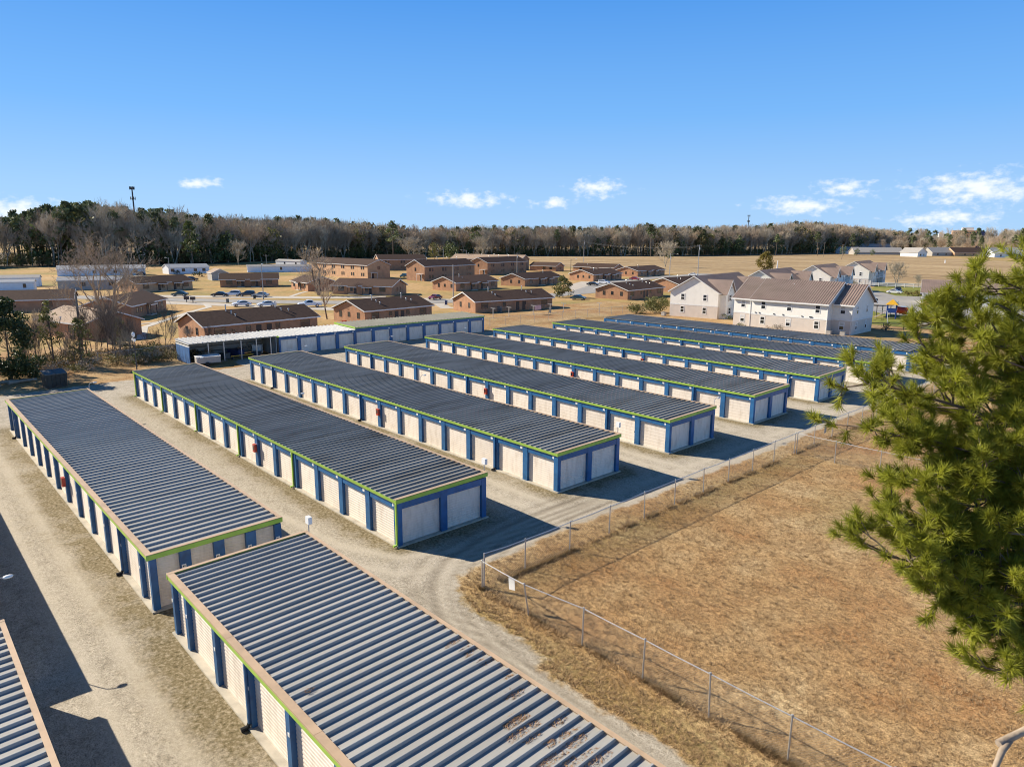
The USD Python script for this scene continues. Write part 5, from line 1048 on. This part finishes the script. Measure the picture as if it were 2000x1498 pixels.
def leaf_cloud(seed, centres, radii, n, size, flat=.6, droop=0):
    """many small leaf-sized faces gathered in clumps"""
    r = np.random.default_rng(seed); V = np.zeros((0, 3)); out = []
    for c, rad in zip(centres, radii):
        k = max(4, int(n * rad ** 2)); d = r.normal(size=(k, 3)); d /= np.linalg.norm(d, axis=1, keepdims=True); d *= (r.uniform(0.15, 1, (k, 1)) ** .5) * rad * np.array([1, 1, flat]); p = c + d
        a = r.normal(size=(k, 3)); a[:, 2] += .0; a /= np.linalg.norm(a, axis=1, keepdims=True); b = np.cross(a, r.normal(size=(k, 3))); b /= np.linalg.norm(b, axis=1, keepdims=True)
        s = size * r.uniform(.6, 1.3, (k, 1)); out.append(np.stack([p - a * s, p - b * s * .45 + np.array([0, 0, -droop]), p + a * s, p + b * s * .45], 1))
    q = np.concatenate(out); m = len(q); i = np.arange(m)[:, None] * 4 + np.arange(4)
    return q.reshape(-1, 3), i
def pine_tree(seed, H, crown=.5, wide=.16, n=46, leaf=.75, dens=9):
    r = np.random.default_rng(seed); tr = MB(); bend = r.normal(0, H * .015, 2)
    tr.tube([(0, 0, -.5), (bend[0], bend[1], H * .5), (bend[0] * 1.5, bend[1] * 1.5, H * .96)], [H * .014, H * .010, H * .003], 6)
    cs, rs = [], []
    for i in range(n):
        t = r.uniform(0, 1) ** .8; z = H * (1 - crown + crown * t); w = H * wide * (math.sin(min(1, (1.08 - t) * 1.35) * PI / 2)) * r.uniform(.35, 1.0); a = r.uniform(0, 2 * PI)
        cs.append(np.array([bend[0] + w * math.cos(a), bend[1] + w * math.sin(a), z])); rs.append(H * .048 * r.uniform(.7, 1.35))
        if r.uniform() < .5: tr.tube([(bend[0], bend[1], z - w * .35), cs[-1]], [H * .003, H * .001], 3, cap=False)
    return tr, leaf_cloud(seed + 1, cs, rs, dens, leaf, .55)
def shrub(seed, w, h, n=40, leaf=.12, dens=60, blobs=26):
    r = np.random.default_rng(seed); cs, rs = [], []
    for i in range(blobs):
        a, d = r.uniform(0, 2 * PI), w * math.sqrt(r.uniform()) * .8; z = h * (.18 + .62 * r.uniform() * (1 - .55 * (d / w) ** 2)); cs.append(np.array([d * math.cos(a), d * math.sin(a), z])); rs.append(w * r.uniform(.22, .38))
    st = MB()
    for i in range(7):
        a = r.uniform(0, 2 * PI); st.tube([(0, 0, -.1), (w * .2 * math.cos(a), w * .2 * math.sin(a), h * .3), (w * .5 * math.cos(a), w * .5 * math.sin(a), h * .6)], [.06, .04, .015], 4, cap=False)
    return st, leaf_cloud(seed, cs, rs, dens, leaf, .8)
def plant(name, label, cat, loc, pieces, group=None, rz=0, z=0):
    t = thing(name, label, cat, (*loc, z), rz, group)
    for n, g_, m, sm in pieces: part(t, n, g_, M[m], sm)
    return t
def form(name, pieces):
    p = klass(name)
    for n, g_, m, sm in pieces: usdkit.mesh(stage, f'{p}/{n}', g_.arrays() if isinstance(g_, MB) else g_, M[m], sm)
    return p
# forms shared by the trees of the far wood
PINES = []
for i in range(5):
    tr, cr = pine_tree(40 + i, 30, [.42, .55, .38, .62, .5][i], [.15, .17, .13, .16, .2][i], 52, .95, 5)
    PINES.append(([('trunk', tr, 'bark', True), ('crown', cr, 'pine_far', False)], tr, cr))
BARES = []
for i in range(5):
    tr, lb_ = bare_tree(60 + i, 26, .26, 1 + (i % 2), 5, (9, 6, 5, 4), .62, .05, .30, .3)
    BARES.append(([('trunk', tr, 'twig_grey', True), ('limbs', lb_, 'twig_grey' if i % 2 else 'twig_brown', False)], tr, lb_))
GREENS = []
for i in range(3):
    st, lf = shrub(80 + i, 5.5, 11 + 2 * i, leaf=.55, dens=5, blobs=34); GREENS.append(([('stems', st, 'bark', False), ('crown', lf, ('leaf_green', 'leaf_olive', 'brush_tan')[i], False)], st, lf))
PF = [form(f'pine_{i}', p[0]) for i, p in enumerate(PINES)]; BF = [form(f'bare_{i}', p[0]) for i, p in enumerate(BARES)]; GF = [form(f'green_{i}', p[0]) for i, p in enumerate(GREENS)]
EDGE = np.array([(-430, -120), (-470, -30), (-486, 45), (-495, 58), (-481, 93), (-483.5, 136), (-482, 174), (-538, 268), (-547, 348), (-572, 423), (-534, 493), (-499, 556), (-452, 645), (-437, 723), (-442, 828), (-434, 985), (-433, 1164), (-440, 1400)], float)
# skyline: azimuth seen from the middle of the yard -> tree height
SKY = [(0, 37), (.06, 41), (.10, 38), (.14, 43), (.2, 36), (.26, 36), (.32, 33), (.40, 33), (.5, 31), (.6, 33), (.7, 34), (.8, 38), (1, 40)]
seglen = np.hypot(*np.diff(EDGE, axis=0).T); cum = np.r_[0, np.cumsum(seglen)]
def on_edge(s):
    i = min(np.searchsorted(cum, s, 'right') - 1, len(seglen) - 1); t = (s - cum[i]) / seglen[i]; p = EDGE[i] + (EDGE[i + 1] - EDGE[i]) * t; d = unit(EDGE[i + 1] - EDGE[i]); return p, np.array([-d[1], d[0]])
rw = np.random.default_rng(99); FWD2 = np.array([-.734, .679]); RT2 = np.array([.679, .734])
def px(p): return 1000 + 1356 * (p @ RT2) / max(p @ FWD2, 1)
TOPS = np.array([(-300, 432), (0, 430), (60, 426), (110, 412), (200, 406), (300, 413), (390, 415), (410, 424), (500, 428), (560, 426), (640, 425), (720, 431), (800, 439), (900, 442), (1000, 440), (1100, 440), (1200, 439), (1300, 434), (1400, 441), (1500, 437), (1560, 431), (1650, 436), (1750, 448), (2000, 455), (2400, 455)], float)
def want_h(p): return CAM_Z + (467 - np.interp(px(p), TOPS[:, 0], TOPS[:, 1])) * np.hypot(*p) / 1356 * .97
stuff = {'pine': [], 'bare': [], 'green': []}; front = []
s = 20.0
while s < cum[-1] - 10:
    p, nn = on_edge(s); x = px(p); nn = nn if nn @ p > 0 else -nn
    pine_share = (.62 if x < 420 else .14 if x < 1000 else .13)
    for row in range(9 if x < 1150 else 6):
        q = p + nn * (row * 8.5 + rw.uniform(-3, 3)) + rw.normal(0, 2.2, 2)
        kind = 'pine' if rw.uniform() < pine_share * (.55 if row < 3 else 1.6) else 'bare'
        if row < 2 and rw.uniform() < .2: kind = 'green'
        H = want_h(p) * (rw.uniform(.84, 1.02) if kind == 'pine' else rw.uniform(.70, .98) if kind == 'bare' else 1)
        if row == 0: H *= .9
        rec = (q, H, kind, rw.uniform(0, 6.28), x)
        if row < 2 and -60 < x < 2060 and kind != 'green' and len([f for f in front if f[2] == kind]) < 150: front.append(rec)
        else: stuff[kind].append(rec)
    for k in range(4):          # low evergreen undergrowth along the wood's foot
        q = p + nn * rw.uniform(-3, 9) + rw.normal(0, 2, 2); stuff['green'].append((q, 13 * rw.uniform(.35, .8), 'green', rw.uniform(0, 6.28), x))
    s += 5.2 if x < 1150 else 7.0
for q, H, kind, rz, x in front:
    wh = 'behind the mobile homes' if x < 600 else 'behind the brick blocks' if x < 1060 else 'across the stubble field'
    if kind == 'pine': use(PF[int(rw.integers(5))], 'pine_tree', f'tall dark pine at the front of the wood {wh}', 'tree', (*q, -.1), rz, H / 30, f'pines at the wood front {wh}')
    else: use(BF[int(rw.integers(5))], 'leafless_tree', f'leafless grey tree at the front of the wood {wh}', 'tree', (*q, -.1), rz, H / 25, f'leafless trees at the wood front {wh}')
# hazier woods beyond: a second belt 700 m further and the horizon belt
for k in range(900):
    x = rw.uniform(-100, 2250); d = rw.uniform(1250, 2400) if x > 1150 else rw.uniform(800, 1300)
    v = FWD2 + RT2 * (x - 1000) / 1356; q = v / np.hypot(*v) * d
    kind = 'pine' if rw.uniform() < .6 else 'bare'; top = 449 + rw.uniform(-4, 9)
    if x > 1150: stuff[kind].append((q, (CAM_Z + (467 - top) * d / 1356), kind, rw.uniform(0, 6.28), x))
for k in range(430):           # trees among the far houses at the right
    x = rw.uniform(1640, 2150); d = rw.uniform(1180, 1900); v = FWD2 + RT2 * (x - 1000) / 1356; q = v / np.hypot(*v) * d
    stuff['bare' if rw.uniform() < .72 else 'pine'].append((q, rw.uniform(15, 27), 'bare', rw.uniform(0, 6.28), x))
def mass(name, kind, label, cat, forms, h0):
    root = thing(name, label, cat, kind='stuff'); pr = []
    for j, fm in enumerate(forms):
        for n, g_, m, sm in fm[0]:
            pr.append((j, n, g_, m, sm))
    rec = stuff[kind]; which = rw.integers(len(forms), size=len(rec))
    for n_part in [q[0] for q in forms[0][0]]:
        protos = [(f'form_{j}', g_, M[m], sm) for j, n, g_, m, sm in pr if n == n_part]
        sc = np.array([r_[1] / h0 for r_ in rec]); prim = scatter(f'{root}/{n_part}', protos, [(*r_[0], -.1) for r_ in rec], [r_[3] for r_ in rec], sc, which); meta(prim, kind='stuff')
mass('pine_wood', 'pine', 'dark mass of pines standing inside the far wood', 'wood', PINES, 30)
mass('bare_wood', 'bare', 'grey-brown mass of leafless trees of the far wood', 'wood', BARES, 25)
mass('undergrowth', 'green', 'dark evergreen undergrowth along the foot of the far wood', 'undergrowth', GREENS, 13)

# single trees one can tell apart
def tree(label, loc, form_, H, h0, rz=0, name='leafless_tree', wide=1.0): return use(form_, name, label, 'tree', (*loc, -.05), rz, (H / h0 * wide, H / h0 * wide, H / h0))
tree('tall full pine standing alone before the wood, behind the white mobile home', (-452, 150), form('lone_pine', [('trunk', pine_tree(301, 30, .78, .2, 95, 1.0, 6)[0], 'bark', True), ('crown', pine_tree(301, 30, .78, .21, 95, 1.0, 6)[1], 'leaf_green', False)]), 26.5, 30, name='pine_tree')
tr, lb_ = bare_tree(311, 26, .3, 2, 5, (9, 6, 5, 4), .8, .05, .2, .25); SPREAD = form('spreading', [('trunk', tr, 'twig_grey', True), ('limbs', lb_, 'twig_grey', False)])
tree('pale leafless tree before the wood, right of the tall full pine', (-440, 173), SPREAD, 15, 25, .3, wide=1.15)
tree('broad rounded leafless tree behind the gap between two-storey blocks', (-430, 297), SPREAD, 18, 25, 1.4, wide=1.5)
tree('broad pale leafless tree behind the block with roof pipes', (-430, 366), SPREAD, 19, 25, 2.9, wide=1.4)
tree('brown leafless tree at the field edge behind the rightmost low brick house', (-266.7, 380.9), SPREAD, 16, 25, 4.1, wide=1.1)
tree('small dark leafless tree at the white rail fence', (-97.5, 291.2), SPREAD, 9.3, 25, .9)
tree('smallest leafless tree, by the white rail fence near the pine', (-87.9, 285.1), SPREAD, 5, 25, 2.2)
for i, (x, d, H) in enumerate([(1585, 900, 27), (1505, 870, 24), (930, 640, 29), (770, 600, 31), (1650, 1050, 27), (1265, 740, 32)]):
    v = FWD2 + RT2 * (x - 1000) / 1356; q = v / np.hypot(*v) * d
    tree(['flat-topped pine standing above the bare wood, right of the far phone mast', 'rounded pine above the bare wood right beside the far phone mast', 'dark evergreen pine in the centre of the wood behind the blocks', 'tall pine above the left-centre wood', 'pine at the right end of the wood near the barn', 'large pine crown topping the wood at the end of the field'][i], q, PF[(i * 2) % 5], H, 30, i, 'pine_tree', 1.1)
for i, (x, d, H) in enumerate([(880, 560, 20), (850, 575, 17), (1635, 960, 15), (1660, 940, 12), (1690, 935, 11), (1300, 640, 14)]):
    v = FWD2 + RT2 * (x - 1000) / 1356; q = v / np.hypot(*v) * d
    tree(['bright evergreen tree behind the centre brick block, right one', 'darker evergreen tree behind the centre brick block, left one', 'tall dark evergreen left of the far barn', 'rounded dark evergreen left of the far barn', 'low dark evergreen touching the far barn roof', 'dark evergreen at the end of the wood behind the field pole'][i], q, GF[(0, 1, 0, 0, 0, 0)[i]], H, 13, i, 'evergreen_tree', .8)
# nearer leafless trees, built one by one
tr, lb_ = bare_tree(322, 18, .30, 2, 6, (7, 5, 4, 4, 3), .78, .02, .34, .22, (.02, .05)); plant('leafless_tree', 'large two-stemmed leafless tree with pale bark above the brush at the left', 'tree', (-124.5, 27.5), [('trunk', tr, 'bark_pale', True), ('limbs', lb_, 'twig_brown', False)], rz=.9)
tr, lb_ = bare_tree(333, 14, .34, 2, 6, (7, 5, 4, 3, 3), .8, .025, .3, .2); plant('leafless_tree', 'dark leafless street tree in front of the long two-storey block', 'tree', (-195, 100.5), [('trunk', tr, 'bark', True), ('limbs', lb_, 'twig_brown', False)], rz=2.2)
tr, lb_ = bare_tree(344, 9.5, .17, 1, 5, (8, 5, 4, 4), .62, .018, .45, .25); plant('leafless_tree', 'slim leafless tree on the grass between two low brick houses', 'tree', (-135.6, 71.5), [('trunk', tr, 'bark', True), ('limbs', lb_, 'twig_brown', False)], rz=.4)
# evergreens and shrubs
def broad(seed, w, h, leaf, dens, blobs, mtl):
    st, lf = shrub(seed, w, h, leaf=leaf, dens=dens, blobs=blobs); return [('stems', st, 'bark', False), ('crown', lf, mtl, False)]
def egg(seed, w, h, leaf, n, mtl, low=.12, trunk=.12):
    r = np.random.default_rng(seed); cs, rs = [], []
    for i in range(60):
        t = r.uniform(low, 1); rad = w * math.sin(PI * min(1, .18 + t * .82)) ** .7 * math.sqrt(r.uniform(.1, 1)); a = r.uniform(0, 2 * PI); cs.append(np.array([rad * math.cos(a), rad * math.sin(a), h * t])); rs.append(w * r.uniform(.2, .36))
    tk = MB().tube([(0, 0, -.1), (.05, 0, h * .4), (0, 0, h * .85)], [trunk, trunk * .7, .03], 7)
    for c in cs[::2]: tk.tube([(0, 0, c[2] * .7), c * .8 + np.array([0, 0, .1 * h * .2])], [trunk * .3, .015], 4, cap=False)
    return [('trunk', tk, 'bark', True), ('crown', leaf_cloud(seed, cs, rs, n, leaf, .8), mtl, False)]
plant('magnolia_tree', 'glossy dark broad-leaved tree at the left edge beside the dumpster', 'tree', (-100.9, 11.4), egg(401, 3.3, 9.4, .21, 120, 'leaf_dark', .04))
plant('evergreen_tree', 'second dark broad-leaved tree cut by the left edge of the photo', 'tree', (-101.5, 6.6), egg(402, 3.0, 8.6, .21, 110, 'leaf_dark', .04))
plant('evergreen_tree', 'thin olive-green tree among the saplings right of the dark glossy tree', 'tree', (-108, 17.0), egg(403, 1.3, 8.6, .17, 130, 'leaf_olive', .35))
for i, (x, y, h_) in enumerate([(-104.5, 19.5, 6.5), (-106, 13.5, 7.5), (-112, 26, 5.5)]): plant('evergreen_tree', ['narrow olive sapling tree between dumpster and wooden pole', 'narrow olive sapling tree just behind the dumpster', 'small olive tree beside the wooden pole'][i], 'tree', (x, y), egg(460 + i, 1.2, h_, .16, 130, 'leaf_olive', .25))
plant('evergreen_tree', 'thin yellowish sapling in front of the tan-roofed house', 'tree', (-117, 22.6), egg(404, 1.0, 5.4, .16, 120, 'leaf_olive', .4))
plant('evergreen_tree', 'round green tree at the right end of the long brick house', 'tree', (-142.8, 152.6), egg(405, 3.0, 6.0, .26, 45, 'leaf_olive', .1))
plant('evergreen_tree', 'rounded golden tree at the field edge behind the apartment roofs', 'tree', (-205, 395), egg(406, 5.5, 9.5, .5, 14, 'leaf_gold', .05))
plant('shrub', 'large round bush beside the broad cream gable', 'shrub', (-97.5, 136.5), broad(410, 3.6, 4.6, .2, 55, 40, 'leaf_olive'))
plant('shrub', 'lower bush in front of the large round bush', 'shrub', (-99.5, 131.5), broad(411, 2.5, 2.8, .2, 60, 26, 'leaf_olive'))
for i, (x, y, w, h, m, lb) in enumerate([(-79.2, 137.2, 1.5, 1.6, 'leaf_green', 'clipped round shrub at the corner of the broad cream gable'), (-77.3, 138.6, 1.3, 1.4, 'leaf_dark', 'dark shrub beside the clipped round shrub between the two nearest apartment houses'), (-62.5, 126.9, 1.3, 1.9, 'twig_grey', 'thin grey leafless shrub against the lower apartment wall'), (-64.0, 126.8, .9, .9, 'twig_brown', 'low brown shrub left of the thin grey one at the apartment wall'), (-70.5, 127.6, 1.1, .8, 'leaf_green', 'low green shrub at the left bay of the nearest apartment house'), (-48.6, 142.6, 1.2, 2.0, 'leaf_dark', 'dark rounded shrub at the rear corner of the nearest apartment house'), (-108.5, 276, 3.2, 2.8, 'leaf_dark', 'dark shrub at the corner of the rearmost apartment house'), (-347, 107.5, 1.8, 2.2, 'leaf_dark', 'dark shrub at the porch of the white mobile home'), (-320, 108, 3, 2.2, 'leaf_dark', 'dark shrub right of the small beige house'), (-47.5, 152, 1.6, 1.5, 'leaf_dark', 'grey-green rounded shrub by the path at the pine branches'), (-118.2, 45, 1.8, 2.6, 'leaf_olive', 'olive shrub showing above the white shed roof')]):
    plant('shrub', lb, 'shrub', (x, y), broad(420 + i, w, h, .13 if x > -130 else .3, 90 if x > -130 else 20, 16, m))
for i in range(5): plant('hedge', ['yellow hedge in the parking island, nearest end', 'yellow hedge in the parking island, second clump', 'yellow hedge in the parking island, middle clump', 'yellow hedge in the parking island, fourth clump', 'yellow hedge in the parking island, far end'][i], 'hedge', (-77.5 + i * 1.1, 242.5 + i * 1.6), broad(440 + i, 1.8, 1.9, .22, 40, 14, 'leaf_gold'))
# thicket of saplings and brush along the left boundary
rb = np.random.default_rng(55)
SAPF = []
for i in range(3):
    tr, lb_ = bare_tree(500 + i, 8, .07, 1, 5, (8, 5, 4, 3), .55, .014, .3, .35); SAPF.append(form(f'sapling_{i}', [('trunk', tr, 'bark', True), ('limbs', lb_, 'bark' if i else 'twig_brown', False)]))
for i in range(46):
    x, y = (-103 - rb.uniform(0, 12), rb.uniform(-2, 32)) if i < 38 else (-111 - rb.uniform(0, 8), rb.uniform(30, 40))
    use(SAPF[i % 3], 'sapling', 'slim leafless sapling in the thicket at the left', 'sapling', (x, y, -.05), rb.uniform(0, 6), rb.uniform(.5, 1.05) * (1 if i < 38 else .5), 'saplings of the left thicket')
recs = []
for i in range(260):
    recs.append((-101 - rb.uniform(0, 12) ** 1.0, rb.uniform(-6, 36) if i < 200 else rb.uniform(12, 44), rb.uniform(.5, 1.25), rb.uniform(0, 6)))
bt = thing('brush', 'tangled brush and vines under the saplings at the left', 'brush', kind='stuff')
br = [(f'form_{i}', shrub(520 + i, 1.5, 1.8, leaf=.11, dens=80, blobs=16)[1], M[('brush_tan', 'leaf_olive', 'twig_brown', 'leaf_green')[i]], False) for i in range(4)]
meta(scatter(f'{bt}/foliage', br, [(a, b, -.1) for a, b, c, d in recs], [d for a, b, c, d in recs], np.array([c for a, b, c, d in recs]), rb.choice(4, len(recs), p=[.42, .24, .22, .12])), kind='stuff')
single('brush_pile', leaf_heap(0, 0, .1, 1.4, 900), M['fallen_leaves'], 'heap of dry brush by the back fence, left of the last storage row', 'brush pile', kind='stuff', loc=(-101.5, 112, 0))
# a log and rubble pile at the left edge in front of the thicket
for i in range(5):
    single('log', MB().tube([(0, 0, .22), (1.6, .1, .25), (3.0, -.05, .2)], [.2, .18, .15], 8), M['bark_pale'], 'grey log lying before the thicket at the left edge', 'log', 'logs lying before the thicket', smooth=True, loc=(-97.5 + .5 * (i % 3), 3.0 + i * 1.9, .0 + .06 * (i % 2)), rz=.9 + .25 * i)

# ---------------------------------------------------------------- the near pine
rp = np.random.default_rng(2024)
BASE = np.array([-0.4, 19.2]); PT = lambda z: np.array([BASE[0] + .012 * z, BASE[1] - .02 * z, z])
pine = thing('pine_tree', 'large near pine with bright needle tufts at the right edge', 'tree', (0, 0, 0))
part(pine, 'trunk', MB().tube([PT(z) for z in (-.3, 3, 6, 9, 12, 15, 18, 20.5)], [.34, .31, .28, .25, .21, .16, .10, .03], 12), M['bark'], True)
wood = MB(); tufts = []
def cam_pt(x, y, dep): return np.array([0, 0, CAM_Z]) + (fwd + right * (x - 1000) / 1356.05 - up * (y - 749) / 1356.05) * dep
# tips of the main boughs in metres
TIPS = [(2010, 520, 12.4, 15.4, 12), (1945, 545, 12.8, 15.2, 12), (1880, 570, 12.6, 14.6, 14), (1830, 625, 12.8, 14.2, 15), (1805, 690, 12.9, 13.6, 15), (1695, 745, 12.0, 13.4, 18), (1760, 760, 13.2, 13.2, 14), (1692, 835, 12.2, 12.6, 18), (1770, 850, 12.4, 12.4, 14), (1735, 930, 11.8, 12.0, 16), (1725, 1015, 11.4, 11.4, 16), (1728, 1085, 11.2, 10.8, 15), (1770, 1110, 11.6, 10.8, 13), (1850, 1180, 11.4, 10.4, 13), (1900, 1240, 11.0, 10.2, 12), (1965, 1325, 10.8, 10.0, 12), (1900, 640, 12.0, 14.0, 15), (1880, 760, 12.0, 13.2, 14), (1860, 980, 11.8, 11.6, 16), (1870, 1080, 11.4, 11.0, 15), (1950, 700, 11.8, 14.0, 15), (1960, 860, 11.6, 12.6, 10), (1960, 1040, 11.2, 11.6, 15), (1960, 1180, 11.0, 10.8, 15), (1830, 930, 12.2, 12.0, 12), (2040, 600, 12.0, 15.0, 12), (2040, 950, 11.5, 12.0, 12), (2050, 1150, 11.0, 11.0, 12), (2060, 1290, 10.8, 10.4, 10), (1790, 1020, 11.8, 11.6, 15), (1800, 1140, 11.6, 10.9, 14), (1835, 1060, 11.6, 11.2, 14), (1890, 1160, 11.2, 10.7, 14), (1930, 1110, 11.2, 11.0, 14), (1935, 1230, 11.0, 10.4, 14), (1785, 935, 12.0, 12.0, 14), (1850, 870, 12.0, 12.5, 14), (1985, 1270, 10.8, 10.3, 12), (1910, 930, 11.6, 12.1, 12), (2500, 700, 13, 15, 12), (2700, 900, 12, 13.5, 12)]
def bough(p0, p1, r0, n_side, sag=.5):
    """a bough from trunk to tip with side twigs that end in needle tufts"""
    p0, p1 = np.array(p0), np.array(p1); L = np.linalg.norm(p1 - p0); k = 9; t = np.linspace(0, 1, k)
    pts = p0 + (p1 - p0) * t[:, None]; pts[:, 2] += -sag * np.sin(PI * t) * L * .10; pts += np.c_[rp.normal(0, .05, (k, 3))] * (np.sin(PI * t)[:, None])
    wood.tube(pts, np.linspace(r0, .014, k), 6, cap=False); d0 = unit(p1 - p0)
    def tuft(p, d, s=1.0): tufts.append((p, unit(d), s))
    for i in range(int(n_side * 1.6)):
        tt_ = rp.uniform(.30, 1.0) ** .8; j = min(int(tt_ * (k - 1)), k - 2); q = pts[j] + (pts[j + 1] - pts[j]) * (tt_ * (k - 1) - j)
        a = rp.uniform(0, 2 * PI); xx_ = unit(np.cross(d0, [0, 0, 1])); yy_ = np.cross(d0, xx_)
        d = unit(d0 * rp.uniform(.35, .9) + xx_ * math.cos(a) * 1.0 + yy_ * math.sin(a) * .55 + np.array([0, 0, .25])); l = rp.uniform(.45, 1.25) * (1.15 - .55 * tt_)
        e = q + d * l; m_ = q + d * l * .5 + rp.normal(0, .04, 3); wood.tube([q, m_, e], [.022, .015, .008], 4, cap=False); tuft(e, d + np.array([0, 0, .45]))
        for b in range(rp.integers(2, 5)):
            f = rp.uniform(.35, .95); g0 = q + (e - q) * f; dd = unit(d + rp.normal(0, .55, 3) + np.array([0, 0, .25])); l2 = rp.uniform(.18, .45); e2 = g0 + dd * l2
            wood.tube([g0, e2], [.011, .006], 3, cap=False); tuft(e2, dd + np.array([0, 0, .5]), rp.uniform(.75, 1.05))
    tuft(p1, d0 + np.array([0, 0, .4]), 1.05)
for (x, y, dep, z0, n) in TIPS:
    tip = cam_pt(x, y, dep); bough(PT(z0), tip, .085, n)
part(pine, 'limbs', wood, M['bark'], True)
def needle_tuft(seed, n=115, L=.24, w=.0046):
    r = np.random.default_rng(seed); V, Fc = [], []
    for i in range(n):
        back = r.uniform(-.16, .03); th = abs(r.normal(0, .62)) + .12; a = r.uniform(0, 2 * PI); d = np.array([math.sin(th) * math.cos(a), math.sin(th) * math.sin(a), math.cos(th)]); l = L * r.uniform(.72, 1.12); p = np.array([0, 0, back])
        s = unit(np.cross(d, r.normal(size=3))) * w; mid = p + d * l * .55; tip = p + d * l + np.array([r.normal(0, .012), r.normal(0, .012), -.018]); k = len(V)
        V += [p - s, p + s, mid + s * .9, mid - s * .9, tip]; Fc += [(k, k + 1, k + 2), (k, k + 2, k + 3), (k + 3, k + 2, k + 4)]
    return np.array(V), np.array(Fc)
def quat(d):
    z = np.array([0, 0, 1.0]); c = np.cross(z, d); w = 1 + z @ d
    q = np.r_[w, c] if w > 1e-6 else np.array([0, 1, 0, 0.]); q /= np.linalg.norm(q); a = rp.uniform(0, 2 * PI); r_ = np.array([math.cos(a / 2), 0, 0, math.sin(a / 2)])
    return np.array([q[0] * r_[0] - q[3] * r_[3], q[1] * r_[0] + q[2] * r_[3], q[2] * r_[0] - q[1] * r_[3], q[3] * r_[0] + q[0] * r_[3]])
pr = [(f'form_{i}', needle_tuft(700 + i), M['pine_near'], False) for i in range(5)]
meta(scatter(f'{pine}/needles', pr, [t_[0] for t_ in tufts], np.zeros(len(tufts)), np.array([t_[2] for t_ in tufts]), rp.integers(5, size=len(tufts)), [quat(t_[1]) for t_ in tufts]), kind='stuff')
for i in range(7):
    p = tufts[int(rp.integers(len(tufts)))][0] + np.array([0, 0, -.12]); part(pine, 'cone', MB().ball(p, .055, 1, (1, 1, 1.5)), M['fallen_leaves'], True)
stub = [cam_pt(2120, 1370, 10.6), cam_pt(2040, 1410, 10.5), cam_pt(1990, 1432, 10.4), cam_pt(1950, 1452, 10.3)]
q = part(pine, 'dead_limb', MB().tube([PT(11.2)] + stub, [.10, .075, .07, .055, .06], 8), M['bark_pale'], True)
part(q, 'dead_branch', MB().tube([cam_pt(1972, 1445, 10.35), cam_pt(1957, 1466, 10.2), cam_pt(1943, 1500, 10.1), cam_pt(1937, 1560, 10.1)], [.05, .048, .04, .03], 8), M['bark_pale'], True)

# ---------------------------------------------------------------- dry grass standing on the near lawn
rg = np.random.default_rng(77)
def grass_tuft(seed, n=12, h=.085, w=.010, rad=.10):
    r = np.random.default_rng(seed); V, Fc = [], []
    for i in range(n):
        a, d = r.uniform(0, 2 * PI), rad * math.sqrt(r.uniform()); p = np.array([d * math.cos(a), d * math.sin(a), -.01]); b = r.uniform(0, 2 * PI); l = h * r.uniform(.5, 1.3); ln = r.uniform(.4, 1.6) * l
        e = p + np.array([ln * math.cos(b), ln * math.sin(b), l]); s = np.array([-math.sin(b), math.cos(b), 0]) * w; k = len(V); V += [p - s, p + s, e]; Fc.append((k, k + 1, k + 2))
    return np.array(V), np.array(Fc)
n = 42000; gx = rg.uniform(-27, 3, n); gy = 17.5 + 60 * rg.uniform(0, 1, n) ** 1.6
gm = gravel_amount(gx, gy); keep = (gm < -.15) & (rg.uniform(size=n) < .55 + .9 * meshkit.fbm(np.stack([gx / 1.4, gy / 1.4, 0 * gx], -1), 3, 31)) & (gx * -.734 + gy * .679 > 5)
gx, gy = gx[keep], gy[keep]; gz = 0.05 * fbm2(gx, gy, 2.5, 11) + 0.035 * fbm2(gx, gy, 0.8, 12)
tallg = np.exp(-((gx - FA) / .28) ** 2) * (gy > 20) + np.exp(-((gy - FB) / .28) ** 2) * (gx > FA)
lawn = thing('dry_lawn', 'dry tan grass of the lawn inside the chain-link fence', 'grass', kind='stuff')
prs = [(f'form_{i}', grass_tuft(800 + i), M['straw'], False) for i in range(5)]
meta(scatter(f'{lawn}/blades', prs, np.c_[gx, gy, gz], rg.uniform(0, 6.28, len(gx)), rg.uniform(.7, 1.3, len(gx)) * (1 + .7 * tallg), rg.integers(5, size=len(gx))), kind='stuff')
# uncut grass along the fence lines
n = 7000; u = rg.uniform(0, 1, n); side = rg.uniform(size=n) < .62
fx = np.where(side, FA + rg.normal(0, .08, n), FA + 22 * u); fy = np.where(side, FB + 70 * u ** 1.4, FB + rg.normal(0, .08, n))
strip = thing('fence_grass', 'taller uncut brown grass along the foot of the fence', 'grass', kind='stuff')
mk = meshkit.fbm(np.stack([fx / 1.1, fy / 1.1, 0 * fx], -1), 3, 41) > .5
meta(scatter(f'{strip}/blades', [(f'form_{i}', grass_tuft(820 + i, 22, .17, .007, .12), M['straw'] if i else M['brush_tan'], False) for i in range(3)], np.c_[fx, fy, 0 * fx][mk], rg.uniform(0, 6.28, mk.sum()), rg.uniform(.6, 1.25, mk.sum()), rg.integers(3, size=mk.sum())), kind='stuff')
